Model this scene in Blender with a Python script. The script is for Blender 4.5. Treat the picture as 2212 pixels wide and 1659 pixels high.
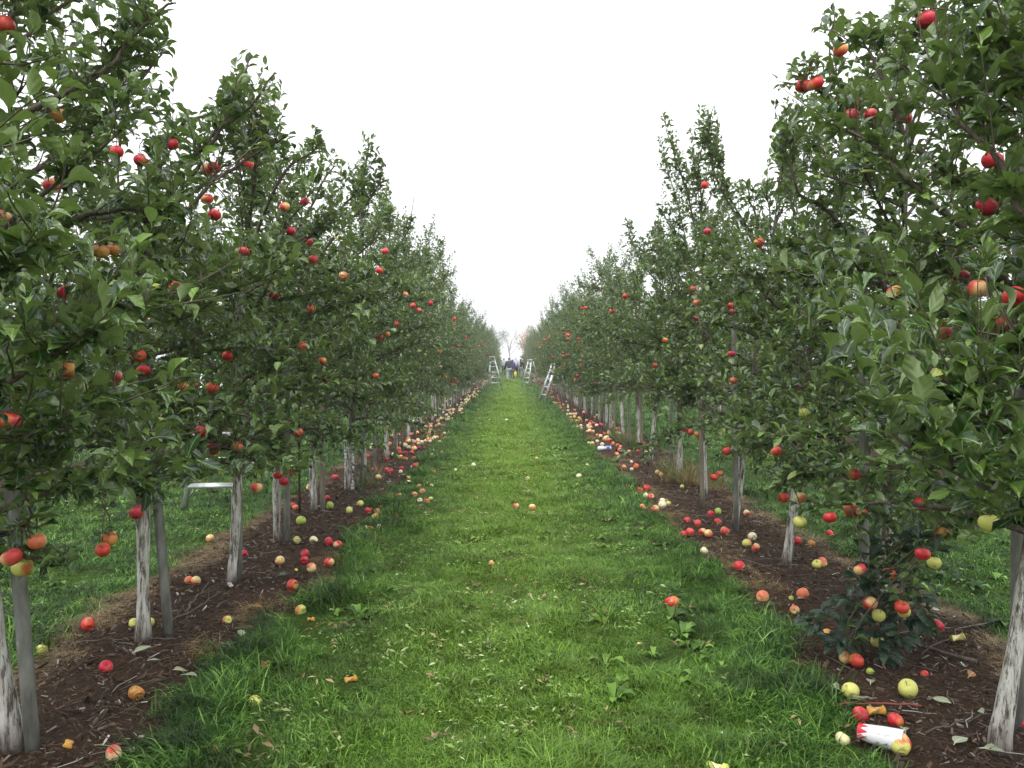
import bpy, math, random
import numpy as np
from mathutils import Vector, Matrix, Euler

# ------------------------------------------------------------------ camera, sky, sun, exposure
random.seed(7); RNG = np.random.default_rng(7)
sc = bpy.context.scene
COL = sc.collection
for o in list(bpy.data.objects): bpy.data.objects.remove(o)
F = 1700.0; CX, CY = 1106.0, 829.5; EYE = 1.55
PITCH = math.atan(50.5 / F); YAW = -math.atan(3.0 / F)
cd = bpy.data.cameras.new('camera'); cam = bpy.data.objects.new('camera', cd); COL.objects.link(cam)
cam.location = (0, 0, EYE); cam.rotation_euler = Euler((math.pi / 2 - PITCH, 0, YAW))
cd.sensor_width = 36; cd.lens = 36 * F / 2212.0; cd.clip_start = 0.05; cd.clip_end = 3000
sc.camera = cam
CAMR = np.array(cam.rotation_euler.to_matrix())
CAMP = np.array([0, 0, EYE])

world = bpy.data.worlds.new('World'); sc.world = world; world.use_nodes = True
wn = world.node_tree.nodes; wl = world.node_tree.links
for n in list(wn): wn.remove(n)
SUN_EL, SUN_ROT = math.radians(62), math.radians(200)
sky = wn.new('ShaderNodeTexSky'); sky.sky_type = 'NISHITA'; sky.sun_disc = False
sky.sun_elevation = SUN_EL; sky.sun_rotation = SUN_ROT; sky.air_density = 1.0; sky.dust_density = 6.0; sky.ozone_density = 1.0
hs = wn.new('ShaderNodeHueSaturation'); hs.inputs['Saturation'].default_value = 0.06
mixw = wn.new('ShaderNodeMix'); mixw.data_type = 'RGBA'; mixw.inputs[0].default_value = 0.92     # even cloud layer in front of the clear sky
mixw.inputs[7].default_value = (11.6, 11.8, 12.0, 1)
bgw = wn.new('ShaderNodeBackground'); bgw.inputs['Strength'].default_value = 0.1
wo = wn.new('ShaderNodeOutputWorld')
wl.new(sky.outputs[0], hs.inputs['Color']); wl.new(hs.outputs[0], mixw.inputs[6])
tcw = wn.new('ShaderNodeTexCoord'); spw = wn.new('ShaderNodeSeparateXYZ'); wl.new(tcw.outputs['Generated'], spw.inputs[0])      # overcast: up to three times brighter overhead than at the horizon
mrw = wn.new('ShaderNodeMapRange'); wl.new(spw.outputs[2], mrw.inputs[0]); mrw.inputs[3].default_value = 0.66; mrw.inputs[4].default_value = 1.9
vmw = wn.new('ShaderNodeVectorMath'); vmw.operation = 'SCALE'; vmw.inputs[0].default_value = (11.6, 11.8, 12.0); wl.new(mrw.outputs[0], vmw.inputs['Scale']); wl.new(vmw.outputs[0], mixw.inputs[7])
wl.new(mixw.outputs[2], bgw.inputs['Color']); wl.new(bgw.outputs[0], wo.inputs['Surface'])

sd = bpy.data.lights.new('sun', 'SUN'); sun = bpy.data.objects.new('sun', sd); COL.objects.link(sun)
sd.energy = 1.2; sd.angle = math.radians(25); sd.color = (1.0, 0.97, 0.92)
sun_dir = Vector((math.sin(SUN_ROT) * math.cos(SUN_EL), math.cos(SUN_ROT) * math.cos(SUN_EL), math.sin(SUN_EL)))
sun.rotation_euler = sun_dir.to_track_quat('Z', 'Y').to_euler()
vs = sc.view_settings
vs.view_transform = 'Standard'; vs.look = 'None'; vs.gamma = 1; vs.exposure = 0.62; vs.use_curve_mapping = False
sc.cycles.max_bounces = 7; sc.cycles.diffuse_bounces = 2; sc.cycles.glossy_bounces = 2
sc.cycles.transmission_bounces = 3; sc.cycles.transparent_max_bounces = 4; sc.cycles.volume_bounces = 0
sc.cycles.caustics_reflective = False; sc.cycles.caustics_refractive = False
HAZE = 0.0013

# ------------------------------------------------------------------ projection helpers (used to read distances off the photograph)
def ray(px, py):
    v = CAMR @ np.array([(px - CX) / F, -(py - CY) / F, -1.0]); return v
def on_z(px, py, z=0.0):
    v = ray(px, py); t = (z - EYE) / v[2]; return CAMP + v * t
def at_d(px, py, d):
    v = ray(px, py); return CAMP + v * (d / v[1])
def proj(P):
    q = (np.asarray(P, float) - CAMP) @ CAMR
    w = np.maximum(-q[..., 2], 1e-3)
    return CX + F * q[..., 0] / w, CY - F * q[..., 1] / w

def hash2(ix, iy, s):
    h = (ix.astype(np.int64) * 374761393 + iy.astype(np.int64) * 668265263 + s * 974634777) & 0xFFFFFFFF
    h = ((h ^ (h >> 13)) * 1274126177) & 0xFFFFFFFF
    return ((h ^ (h >> 16)) & 0xFFFFFF) / float(0xFFFFFF)
def vnoise(x, y, s=0):
    x = np.asarray(x, float); y = np.asarray(y, float)
    ix = np.floor(x); iy = np.floor(y); fx = x - ix; fy = y - iy
    fx = fx * fx * (3 - 2 * fx); fy = fy * fy * (3 - 2 * fy)
    a = hash2(ix, iy, s); b = hash2(ix + 1, iy, s); c = hash2(ix, iy + 1, s); d = hash2(ix + 1, iy + 1, s)
    return (a * (1 - fx) + b * fx) * (1 - fy) + (c * (1 - fx) + d * fx) * fy
def fbm(x, y, s=0, o=3):
    t = 0; a = 0.5; x = np.asarray(x, float); y = np.asarray(y, float)
    for k in range(o):
        t = t + a * vnoise(x, y, s + k); x = x * 2.03; y = y * 2.03; a *= 0.5
    return t / (1 - 0.5 ** o)
def gz(x, y):
    x = np.asarray(x, float); y = np.asarray(y, float)
    return 0.035 * (fbm(x * 0.9, y * 0.9, 11, 2) - 0.5) * np.clip(1.2 - np.abs(y) / 120, 0, 1) * np.clip(1.5 - np.abs(x) / 30, 0, 1)
STRIPS = [(-2.52, -1.38, 1), (1.48, 2.68, 2), (-6.65, -5.55, 3), (5.75, 6.9, 4)]
def strip_cover(x, y, st):
    a, b, s = st
    w = (fbm(x * 0 + s * 7.7, y * 1.3, 20 + s, 3) - 0.5) * 0.34
    w2 = (fbm(x * 0 + s * 3.1, y * 1.1, 40 + s, 3) - 0.5) * 0.34
    n = (fbm(x * 6, y * 6, 60 + s, 2) - 0.5) * 0.16
    d = np.minimum(x - (a + w), (b + w2) - x) + n
    return d                                  # metres inside the strip (positive) or outside (negative)
def soil(x, y):
    x = np.asarray(x, float); y = np.asarray(y, float)
    return np.max([strip_cover(x, y, s) for s in STRIPS], axis=0)
def top(x, y):
    """height of what one stands on: turf or raised soil"""
    d = soil(x, y)
    return gz(x, y) + np.clip(d * 0.16, -0.02, 0.03)

# ------------------------------------------------------------------ object helpers
def tag(o, label=None, cat=None, group=None, kind=None):
    if label: o['label'] = label
    if cat: o['category'] = cat
    if group: o['group'] = group
    if kind: o['kind'] = kind
    return o
def link(o, parent=None):
    COL.objects.link(o)
    if parent is not None: o.parent = parent
    return o
def empty(name, loc=(0, 0, 0), rot=(0, 0, 0)):
    o = bpy.data.objects.new(name, None); COL.objects.link(o); o.location = loc; o.rotation_euler = rot
    o.empty_display_size = 0.1
    return o
def np_mesh(name, V, faces_flat, sizes, smooth=False, mats=(), uv=None, v=None, mi=None):
    """V (n,3); faces_flat corner indices; sizes corners per face"""
    me = bpy.data.meshes.new(name)
    V = np.ascontiguousarray(V, dtype=np.float32); faces_flat = np.ascontiguousarray(faces_flat, dtype=np.int32)
    sizes = np.ascontiguousarray(sizes, dtype=np.int32)
    me.vertices.add(len(V)); me.vertices.foreach_set('co', V.ravel())
    me.loops.add(len(faces_flat)); me.loops.foreach_set('vertex_index', faces_flat)
    me.polygons.add(len(sizes))
    st = np.concatenate([[0], np.cumsum(sizes)[:-1]]).astype(np.int32)
    me.polygons.foreach_set('loop_start', st)
    if smooth: me.polygons.foreach_set('use_smooth', np.ones(len(sizes), dtype=bool))
    if mi is not None: me.polygons.foreach_set('material_index', np.ascontiguousarray(mi, dtype=np.int32))
    for m in mats: me.materials.append(m)
    if uv is not None:
        l = me.uv_layers.new(name='UVMap'); l.data.foreach_set('uv', np.ascontiguousarray(uv[faces_flat], dtype=np.float32).ravel())
    if v is not None:
        a = me.attributes.new('v', 'FLOAT', 'FACE'); a.data.foreach_set('value', np.ascontiguousarray(v, dtype=np.float32))
    me.update(calc_edges=True)
    return me
class Geo:
    def __init__(s): s.V = []; s.Fa = []; s.S = []; s.n = 0; s.M = []; s.A = []
    def add(s, V, Fl, mi=0, a=0.0):
        V = np.asarray(V, float); s.V.append(V)
        for f in Fl: s.Fa.append(np.asarray(f, int) + s.n); s.S.append(len(f)); s.M.append(mi); s.A.append(a)
        s.n += len(V)
    def tube(s, P, R, k=8, mi=0, a=0.0, cap=True, jitter=0.0):
        P = np.asarray(P, float); n = len(P); R = np.broadcast_to(np.asarray(R, float), (n,))
        T = np.gradient(P, axis=0); T /= np.linalg.norm(T, axis=1)[:, None] + 1e-9
        ref = np.array([0.0, 0, 1]) if abs(T[0][2]) < 0.9 else np.array([1.0, 0, 0])
        U = np.cross(T, ref); U /= np.linalg.norm(U, axis=1)[:, None] + 1e-9
        W = np.cross(T, U)
        an = np.arange(k) * 2 * math.pi / k
        ring = U[:, None, :] * np.cos(an)[None, :, None] + W[:, None, :] * np.sin(an)[None, :, None]
        rr = R[:, None, None] * (1 + (jitter * (RNG.random((n, k, 1)) - 0.5) if jitter else 0))
        V = (P[:, None, :] + ring * rr).reshape(-1, 3)
        i = np.arange(n - 1)[:, None] * k; j = np.arange(k)[None, :]; j2 = (j + 1) % k
        q = np.stack([i + j, i + j2, i + k + j2, i + k + j], -1).reshape(-1, 4)
        base = s.n; s.V.append(V)
        s.Fa.extend(list(q + base)); s.S.extend([4] * len(q)); s.M.extend([mi] * len(q)); s.A.extend([a] * len(q))
        if cap:
            s.Fa.append(np.arange(k)[::-1] + base); s.S.append(k); s.M.append(mi); s.A.append(a)
            s.Fa.append(np.arange(k) + base + (n - 1) * k); s.S.append(k); s.M.append(mi); s.A.append(a)
        s.n += len(V)
    def box(s, c, d, R=None, mi=0, a=0.0, bev=0.0):
        d = np.asarray(d, float) / 2
        V = np.array([[x, y, z] for x in (-1, 1) for y in (-1, 1) for z in (-1, 1)], float) * d
        if R is not None: V = V @ np.asarray(R).T
        s.add(V + np.asarray(c, float), [(0, 1, 3, 2), (4, 6, 7, 5), (0, 4, 5, 1), (2, 3, 7, 6), (0, 2, 6, 4), (1, 5, 7, 3)], mi, a)
    def bar(s, p, q, w, t, side=(1, 0, 0), mi=0):
        """rectangular bar from p to q, width w along side, thickness t"""
        p = np.asarray(p, float); q = np.asarray(q, float); T = q - p; L = np.linalg.norm(T); T /= L
        S = np.asarray(side, float); S = S - T * (S @ T); S /= np.linalg.norm(S); N = np.cross(T, S)
        s.box((p + q) / 2, (w, t, L), np.stack([S, N, T], 1), mi)
    def mesh(s, name, mats=(), smooth=False, attr=False):
        return np_mesh(name, np.concatenate(s.V), np.concatenate(s.Fa), np.array(s.S), smooth, mats, None, np.array(s.A) if attr else None, np.array(s.M))
    def obj(s, name, mats, parent=None, smooth=False, attr=False):
        if not isinstance(mats, (list, tuple)): mats = [mats]
        return link(bpy.data.objects.new(name, s.mesh(name, mats, smooth, attr)), parent)

# ------------------------------------------------------------------ materials
def mat(name, col=(0.5, 0.5, 0.5), rough=0.6, metal=0.0, spec=0.5):
    m = bpy.data.materials.new(name); m.use_nodes = True
    b = m.node_tree.nodes['Principled BSDF']
    b.inputs['Base Color'].default_value = (*col, 1); b.inputs['Roughness'].default_value = rough
    b.inputs['Metallic'].default_value = metal; b.inputs['Specular IOR Level'].default_value = spec
    return m
class NT:
    def __init__(s, m): s.m = m; s.t = m.node_tree; s.n = s.t.nodes; s.l = s.t.links; s.b = s.n['Principled BSDF']
    def new(s, t, **k):
        n = s.n.new(t)
        for a, v in k.items(): setattr(n, a, v)
        return n
    def lk(s, a, b): s.l.new(a, b)
    def pos(s, obj=False, scale=(1, 1, 1)):
        o = s.new('ShaderNodeTexCoord').outputs['Object'] if obj else s.new('ShaderNodeNewGeometry').outputs['Position']
        if scale == (1, 1, 1): return o
        mp = s.new('ShaderNodeMapping'); mp.inputs['Scale'].default_value = scale; s.lk(o, mp.inputs['Vector']); return mp.outputs[0]
    def noise(s, vec, scale, detail=3, rough=0.55, dist=0.0):
        n = s.new('ShaderNodeTexNoise'); n.inputs['Scale'].default_value = scale; n.inputs['Detail'].default_value = detail
        n.inputs['Roughness'].default_value = rough; n.inputs['Distortion'].default_value = dist
        if vec is not None: s.lk(vec, n.inputs['Vector'])
        return n.outputs['Fac']
    def ramp(s, fac, stops, interp='LINEAR'):
        r = s.new('ShaderNodeValToRGB'); r.color_ramp.interpolation = interp
        e = r.color_ramp.elements
        while len(e) < len(stops): e.new(0.5)
        for x, (p, c) in zip(e, stops):
            x.position = p; x.color = (*c, 1) if isinstance(c, tuple) else (c, c, c, 1)
        s.lk(fac, r.inputs[0]); return r.outputs[0]
    def mix(s, f, a, b, mode='MIX'):
        n = s.new('ShaderNodeMix', data_type='RGBA', blend_type=mode)
        for i, x in ((0, f), (6, a), (7, b)):
            if isinstance(x, (int, float)): n.inputs[i].default_value = x
            elif isinstance(x, tuple): n.inputs[i].default_value = (*x, 1)
            else: s.lk(x, n.inputs[i])
        return n.outputs[2]
    def math(s, op, a, b=0.0):
        n = s.new('ShaderNodeMath', operation=op)
        for i, x in ((0, a), (1, b)):
            if isinstance(x, (int, float)): n.inputs[i].default_value = x
            else: s.lk(x, n.inputs[i])
        return n.outputs[0]
    def attr(s, name): n = s.new('ShaderNodeAttribute'); n.attribute_name = name; return n.outputs['Fac']
    def rnd(s): return s.new('ShaderNodeObjectInfo').outputs['Random']
    def bump(s, h, strength=0.4, dist=0.01):
        n = s.new('ShaderNodeBump'); n.inputs['Strength'].default_value = strength; n.inputs['Distance'].default_value = dist
        s.lk(h, n.inputs['Height']); s.lk(n.outputs[0], s.b.inputs['Normal'])
    def col(s, c): s.lk(c, s.b.inputs['Base Color'])

def leaf_mat(name, dark, mid, light, under, rough=0.42):
    m = mat(name, mid, rough); t = NT(m)
    r = t.math('FRACT', t.math('ADD', t.attr('v'), t.rnd()))
    c = t.ramp(r, [(0.0, dark), (0.5, mid), (0.82, light), (0.95, tuple(x * 1.25 for x in light)), (0.985, tuple(x * 1.6 for x in light)), (1.0, (0.34, 0.32, 0.07))])
    big = t.noise(t.pos(), 1.7, 2)
    c = t.mix(t.ramp(big, [(0.35, 0.0), (0.7, 0.55)]), c, dark)
    uv = t.new('ShaderNodeUVMap').outputs[0]; sp = t.new('ShaderNodeSeparateXYZ'); t.lk(uv, sp.inputs[0])
    d = t.math('ABSOLUTE', t.math('SUBTRACT', sp.outputs[1], 0.5))
    rib = t.ramp(d, [(0.0, 1.0), (0.035, 0.0)])
    c = t.mix(t.math('MULTIPLY', rib, 0.55), c, tuple(min(1, x * 2.6) for x in light))
    g = t.new('ShaderNodeNewGeometry')
    c = t.mix(g.outputs['Backfacing'], c, under)
    t.col(c)
    wv = t.new('ShaderNodeTexWave'); wv.inputs['Scale'].default_value = 2.1; wv.bands_direction = 'DIAGONAL'
    mp = t.new('ShaderNodeCombineXYZ'); t.lk(sp.outputs[0], mp.inputs[0]); t.lk(t.math('MULTIPLY', d, -1.0), mp.inputs[1]); t.lk(mp.outputs[0], wv.inputs['Vector'])
    t.bump(wv.outputs['Fac'], 0.35, 0.004)
    # light shining through the blade
    tr = t.new('ShaderNodeBsdfTranslucent'); t.lk(t.mix(1.0, c, (1.0, 1.15, 0.5), 'MULTIPLY'), tr.inputs['Color'])
    mx = t.new('ShaderNodeMixShader'); mx.inputs[0].default_value = 0.16
    t.lk(t.b.outputs[0], mx.inputs[1]); t.lk(tr.outputs[0], mx.inputs[2])
    t.lk(mx.outputs[0], t.n['Material Output'].inputs['Surface'])
    return m
M = {}
M['leaf'] = leaf_mat('apple_leaf', (0.009, 0.029, 0.005), (0.026, 0.066, 0.009), (0.115, 0.19, 0.036), (0.19, 0.255, 0.11), 0.30)
M['leaf_low'] = leaf_mat('dark_apple_leaf', (0.014, 0.034, 0.02), (0.022, 0.052, 0.028), (0.045, 0.085, 0.045), (0.10, 0.15, 0.10))
M['leaf_fallen'] = leaf_mat('fallen_leaf', (0.28, 0.31, 0.20), (0.38, 0.42, 0.28), (0.5, 0.54, 0.38), (0.55, 0.58, 0.44), 0.5)
M['leaf_wilt'] = leaf_mat('wilted_leaf', (0.02, 0.045, 0.025), (0.04, 0.07, 0.04), (0.08, 0.11, 0.06), (0.13, 0.17, 0.11), 0.45)
M['leaf_brown'] = leaf_mat('autumn_leaf', (0.25, 0.10, 0.03), (0.42, 0.2, 0.07), (0.5, 0.3, 0.12), (0.45, 0.28, 0.12), 0.6)
M['leaf_yellow'] = leaf_mat('yellow_leaf', (0.5, 0.5, 0.10), (0.6, 0.6, 0.15), (0.7, 0.68, 0.2), (0.65, 0.65, 0.3), 0.5)

def bark_mat(name, white):
    m = mat(name, (0.1, 0.08, 0.06), 0.85); t = NT(m)
    p = t.pos(True); ps = t.pos(True, (1, 1, 0.13))
    n1 = t.noise(ps, 60, 5, 0.7); n2 = t.noise(p, 9, 4)
    bark = t.ramp(n1, [(0.3, (0.035, 0.026, 0.02)), (0.55, (0.13, 0.10, 0.08)), (0.8, (0.24, 0.2, 0.165))])
    if white:
        sp = t.new('ShaderNodeSeparateXYZ'); t.lk(p, sp.inputs[0])
        pc = t.ramp(t.noise(ps, 38, 5, 0.75), [(0.25, (0.30, 0.27, 0.22)), (0.6, (0.74, 0.73, 0.68))])
        z = t.math('ADD', sp.outputs[2], t.math('MULTIPLY', n2, 0.5))
        up = t.ramp(z, [(0.90, 1.0), (1.02, 0.0)])
        crack = t.ramp(t.noise(ps, 52, 6, 0.78), [(0.43, 0.0), (0.52, 1.0)])
        low = t.ramp(t.math('ADD', sp.outputs[2], t.math('MULTIPLY', n2, 0.12)), [(0.07, 0.15), (0.2, 1.0)])
        f = t.math('MULTIPLY', t.math('MULTIPLY', up, crack), low)
        t.col(t.mix(f, bark, pc))
    else:
        t.col(bark)
    t.bump(t.math('ADD', n1, n2), 0.9, 0.012)
    return m
M['trunk'] = bark_mat('whitewashed_bark', True)
M['bark'] = bark_mat('grey_brown_bark', False)
m = mat('young_shoot_bark', (0.09, 0.07, 0.045), 0.7); M['twig'] = m
m = mat('galvanised_stake', (0.3, 0.3, 0.28), 0.55, 0.35); t = NT(m)
n = t.noise(t.pos(True, (1, 1, 0.3)), 22, 4); t.col(t.ramp(n, [(0.3, (0.12, 0.12, 0.10)), (0.55, (0.23, 0.235, 0.21)), (0.68, (0.3, 0.3, 0.28)), (0.72, (0.62, 0.62, 0.6))])); t.bump(n, 0.3, 0.003); M['stake'] = m
m = mat('weathered_wood', (0.24, 0.2, 0.15), 0.85); t = NT(m)
n = t.noise(t.pos(True, (1, 1, 0.08)), 70, 5, 0.7); t.col(t.ramp(n, [(0.3, (0.10, 0.085, 0.065)), (0.7, (0.33, 0.29, 0.23))])); t.bump(n, 0.6, 0.004); M['wood'] = m
m = mat('rusty_iron', (0.06, 0.025, 0.015), 0.75, 0.3); t = NT(m)
t.col(t.ramp(t.noise(t.pos(True), 40, 4), [(0.3, (0.03, 0.015, 0.01)), (0.7, (0.10, 0.04, 0.02))])); M['rust'] = m
M['black'] = mat('black_rubber', (0.015, 0.015, 0.017), 0.6)
M['wire'] = mat('tie_wire', (0.3, 0.3, 0.28), 0.45, 0.7)
m = mat('white_plastic_guard', (0.75, 0.76, 0.75), 0.5); M['guard'] = m
m = mat('aluminium', (0.62, 0.64, 0.65), 0.4, 0.55); t = NT(m)
t.col(t.ramp(t.noise(t.pos(True, (1, 1, 0.2)), 20, 3), [(0.35, (0.5, 0.52, 0.52)), (0.65, (0.72, 0.74, 0.75))])); M['alu'] = m
M['sticker'] = mat('ladder_sticker', (0.12, 0.14, 0.16), 0.5)
M['stickerw'] = mat('ladder_sticker_white', (0.75, 0.7, 0.6), 0.5)

def fruit_mat(name, base, blush, cover, streak=0.5, rough=0.36):
    """base skin, blush over part of it (cover 0..1), speckled"""
    m = mat(name, base, rough); t = NT(m)
    p = t.pos(True); r = t.rnd()
    off = t.new('ShaderNodeCombineXYZ'); t.lk(t.math('MULTIPLY', r, 37.0), off.inputs[0]); t.lk(t.math('MULTIPLY', r, 11.0), off.inputs[1])
    va = t.new('ShaderNodeVectorMath', operation='ADD'); t.lk(p, va.inputs[0]); t.lk(off.outputs[0], va.inputs[1])
    big = t.noise(va.outputs[0], 14, 2, 0.5)
    sp = t.new('ShaderNodeSeparateXYZ'); t.lk(p, sp.inputs[0])
    g = t.math('ADD', t.math('MULTIPLY', sp.outputs[0], 11.0), big)             # one cheek redder than the other
    ps = t.pos(True, (1, 1, 0.16)); st = t.noise(ps, 190, 3, 0.6)
    g = t.math('ADD', g, t.math('MULTIPLY', t.math('SUBTRACT', st, 0.5), streak))
    lo = 0.95 - cover
    f = t.ramp(g, [(max(0, lo - 0.02), 0.0), (min(1, lo + 0.3), 1.0)])
    c = t.mix(f, base, blush)
    dots = t.new('ShaderNodeTexVoronoi'); dots.inputs['Scale'].default_value = 190; t.lk(p, dots.inputs['Vector'])
    c = t.mix(t.math('MULTIPLY', t.ramp(dots.outputs['Distance'], [(0.06, 1.0), (0.16, 0.0)]), 0.35), c, tuple(min(1, x * 1.4 + 0.1) for x in base))
    br = t.noise(va.outputs[0], 30, 3)
    c = t.mix(t.math('MULTIPLY', t.ramp(br, [(0.62, 0.0), (0.70, 1.0)]), 0.6), c, (0.22, 0.11, 0.04))
    t.col(c); t.b.inputs['Subsurface Weight'].default_value = 0.0
    t.bump(big, 0.15, 0.004)
    return m
FRUIT = {
 'red':      fruit_mat('red_apple_skin', (0.70, 0.22, 0.07), (0.62, 0.028, 0.035), 1.0),
 'crimson':  fruit_mat('crimson_apple_skin', (0.65, 0.12, 0.08), (0.52, 0.015, 0.04), 0.95),
 'orange':   fruit_mat('orange_red_apple_skin', (0.70, 0.34, 0.09), (0.62, 0.06, 0.035), 0.8),
 'pink':     fruit_mat('pink_apple_skin', (0.82, 0.50, 0.22), (0.66, 0.06, 0.055), 0.76),
 'peach':    fruit_mat('peach_apple_skin', (0.84, 0.66, 0.28), (0.72, 0.18, 0.08), 0.55),
 'twotone':  fruit_mat('red_and_yellow_apple_skin', (0.84, 0.76, 0.40), (0.62, 0.03, 0.04), 0.42, 0.3),
 'cream':    fruit_mat('cream_apple_skin', (0.84, 0.78, 0.50), (0.75, 0.45, 0.22), 0.22),
 'yellow':   fruit_mat('yellow_green_apple_skin', (0.66, 0.66, 0.17), (0.66, 0.20, 0.06), 0.12),
 'green':    fruit_mat('green_apple_skin', (0.38, 0.50, 0.08), (0.48, 0.5, 0.1), 0.2),
 'rotten':   fruit_mat('rotten_apple_skin', (0.62, 0.32, 0.05), (0.45, 0.12, 0.03), 0.35, 0.8, 0.4),
}
WORD = {'red': 'red', 'crimson': 'dark red', 'orange': 'orange-red', 'pink': 'pinkish red', 'peach': 'peach-coloured',
        'twotone': 'half red, half yellow', 'cream': 'cream-coloured', 'yellow': 'yellow-green', 'green': 'bright green', 'rotten': 'brown-orange rotting'}
m = mat('apple_flesh', (0.80, 0.70, 0.36), 0.5); t = NT(m)
n = t.noise(t.pos(True), 60, 4); t.col(t.ramp(n, [(0.3, (0.62, 0.40, 0.12)), (0.6, (0.85, 0.78, 0.45))])); t.bump(n, 0.5, 0.004); M['flesh'] = m
m = mat('rotten_flesh', (0.6, 0.33, 0.06), 0.5); t = NT(m)
n = t.noise(t.pos(True), 50, 4); t.col(t.ramp(n, [(0.3, (0.26, 0.10, 0.02)), (0.6, (0.62, 0.36, 0.09))])); t.bump(n, 0.6, 0.006); M['rotflesh'] = m
M['stem'] = mat('apple_stem', (0.12, 0.08, 0.04), 0.8)

# ground
m = mat('turf_soil', (0.05, 0.07, 0.02), 1.0, 0, 0.1); t = NT(m); p = t.pos()
a = t.noise(p, 1.2, 3); b = t.noise(p, 30, 4, 0.7)
c = t.mix(t.ramp(a, [(0.35, 0.0), (0.65, 1.0)]), (0.035, 0.075, 0.010), (0.075, 0.13, 0.016))
c = t.mix(t.ramp(b, [(0.35, 0.0), (0.7, 0.8)]), c, (0.022, 0.032, 0.010)); t.col(c); t.bump(b, 1.0, 0.05); M['turf'] = m
m = mat('mulch_soil', (0.06, 0.035, 0.022), 0.95, 0, 0.25); t = NT(m); p = t.pos()
a = t.noise(p, 2.2, 3); b = t.noise(p, 55, 5, 0.75); cc = t.noise(p, 16, 4, 0.7)
c = t.ramp(b, [(0.3, (0.009, 0.005, 0.003)), (0.52, (0.050, 0.027, 0.014)), (0.75, (0.135, 0.080, 0.046))])
c = t.mix(t.ramp(a, [(0.4, 0.0), (0.7, 0.5)]), c, (0.095, 0.053, 0.024)); t.col(c)
t.bump(t.math('ADD', b, t.math('MULTIPLY', cc, 1.5)), 1.0, 0.03); M['mulch'] = m
m = mat('wood_chip', (0.1, 0.06, 0.04), 0.85); t = NT(m)
t.col(t.ramp(t.attr('v'), [(0.0, (0.02, 0.011, 0.007)), (0.5, (0.060, 0.033, 0.020)), (0.85, (0.12, 0.073, 0.046)), (0.93, (0.22, 0.17, 0.13)), (0.985, (0.30, 0.27, 0.23)), (1.0, (0.6, 0.58, 0.54))])); M['chip'] = m
def grass_mat(name, a, b, c, x_mix=True):
    m = mat(name, a, 0.5, 0, 0.35); t = NT(m); p = t.pos()
    base = t.ramp(t.math('FRACT', t.math('ADD', t.attr('v'), t.rnd())), [(0.0, a), (0.5, b), (0.92, c), (1.0, tuple(min(1, x * 1.5 + 0.05) for x in c))])
    n1 = t.noise(p, 1.1, 3); n2 = t.noise(p, 3.2, 5, 0.65)
    base = t.mix(t.ramp(n2, [(0.38, 0.8), (0.56, 0.0)]), base, tuple(x * 0.45 for x in a))
    if x_mix:      # the two wheel tracks and the mown middle carry a yellower grass than the lush margins
        sp = t.new('ShaderNodeSeparateXYZ'); t.lk(p, sp.inputs[0])
        ax = t.math('ABSOLUTE', sp.outputs[0])
        f = t.ramp(t.math('ADD', ax, t.math('MULTIPLY', n1, 1.3)), [(0.0, 1.0), (0.55, 0.95), (0.95, 0.35), (1.0, 0.3)])
        mr = t.new('ShaderNodeMapRange'); t.lk(t.math('ADD', ax, t.math('MULTIPLY', n1, 1.2)), mr.inputs[0])
        mr.inputs[1].default_value = 0.9; mr.inputs[2].default_value = 1.9; mr.inputs[3].default_value = 0.75; mr.inputs[4].default_value = 0.0
        my = t.new('ShaderNodeMapRange'); t.lk(t.math('ADD', sp.outputs[1], t.math('MULTIPLY', n1, 8.0)), my.inputs[0])
        my.inputs[1].default_value = 6.0; my.inputs[2].default_value = 16.0; my.inputs[3].default_value = 0.42; my.inputs[4].default_value = 1.0
        base = t.mix(t.math('MULTIPLY', mr.outputs[0], my.outputs[0]), base, t.mix(t.attr('v'), (0.070, 0.17, 0.003), (0.31, 0.47, 0.02)))
    t.col(base)
    tr = t.new('ShaderNodeBsdfTranslucent'); t.lk(base, tr.inputs['Color'])
    mx = t.new('ShaderNodeMixShader'); mx.inputs[0].default_value = 0.25
    t.lk(t.b.outputs[0], mx.inputs[1]); t.lk(tr.outputs[0], mx.inputs[2]); t.lk(mx.outputs[0], t.n['Material Output'].inputs['Surface'])
    return m
M['grass'] = grass_mat('meadow_grass', (0.010, 0.052, 0.003), (0.048, 0.145, 0.009), (0.20, 0.38, 0.06))
M['straw'] = grass_mat('dry_straw', (0.20, 0.12, 0.05), (0.32, 0.21, 0.09), (0.50, 0.38, 0.20), False)
M['clip'] = grass_mat('pale_clippings', (0.17, 0.27, 0.05), (0.28, 0.38, 0.10), (0.50, 0.56, 0.28), False)

# ------------------------------------------------------------------ ground, soil strips
def grid_mesh(name, xs, ys, zf, mats):
    X, Y = np.meshgrid(xs, ys); Z = zf(X, Y); V = np.stack([X, Y, Z], -1).reshape(-1, 3)
    nx, ny = len(xs), len(ys); i = np.arange(ny - 1)[:, None] * nx; j = np.arange(nx - 1)[None, :]
    q = np.stack([i + j, i + j + 1, i + nx + j + 1, i + nx + j], -1).reshape(-1, 4)
    return np_mesh(name, V, q.ravel(), np.full(len(q), 4), True, mats)
xs = np.concatenate([[-900, -400, -150, -60, -30, -15], np.arange(-9, 9.01, 0.2), [15, 30, 60, 150, 400, 900]])
ys = np.concatenate([[-60, -20, -5], np.arange(0, 20, 0.25), np.arange(20, 110, 1.0), [120, 160, 240, 400, 900, 1500]])
g = link(bpy.data.objects.new('ground', grid_mesh('ground', xs, ys, gz, [M['turf']])))
tag(g, 'mown green grass alley and ground between the rows', kind='structure')
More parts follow.
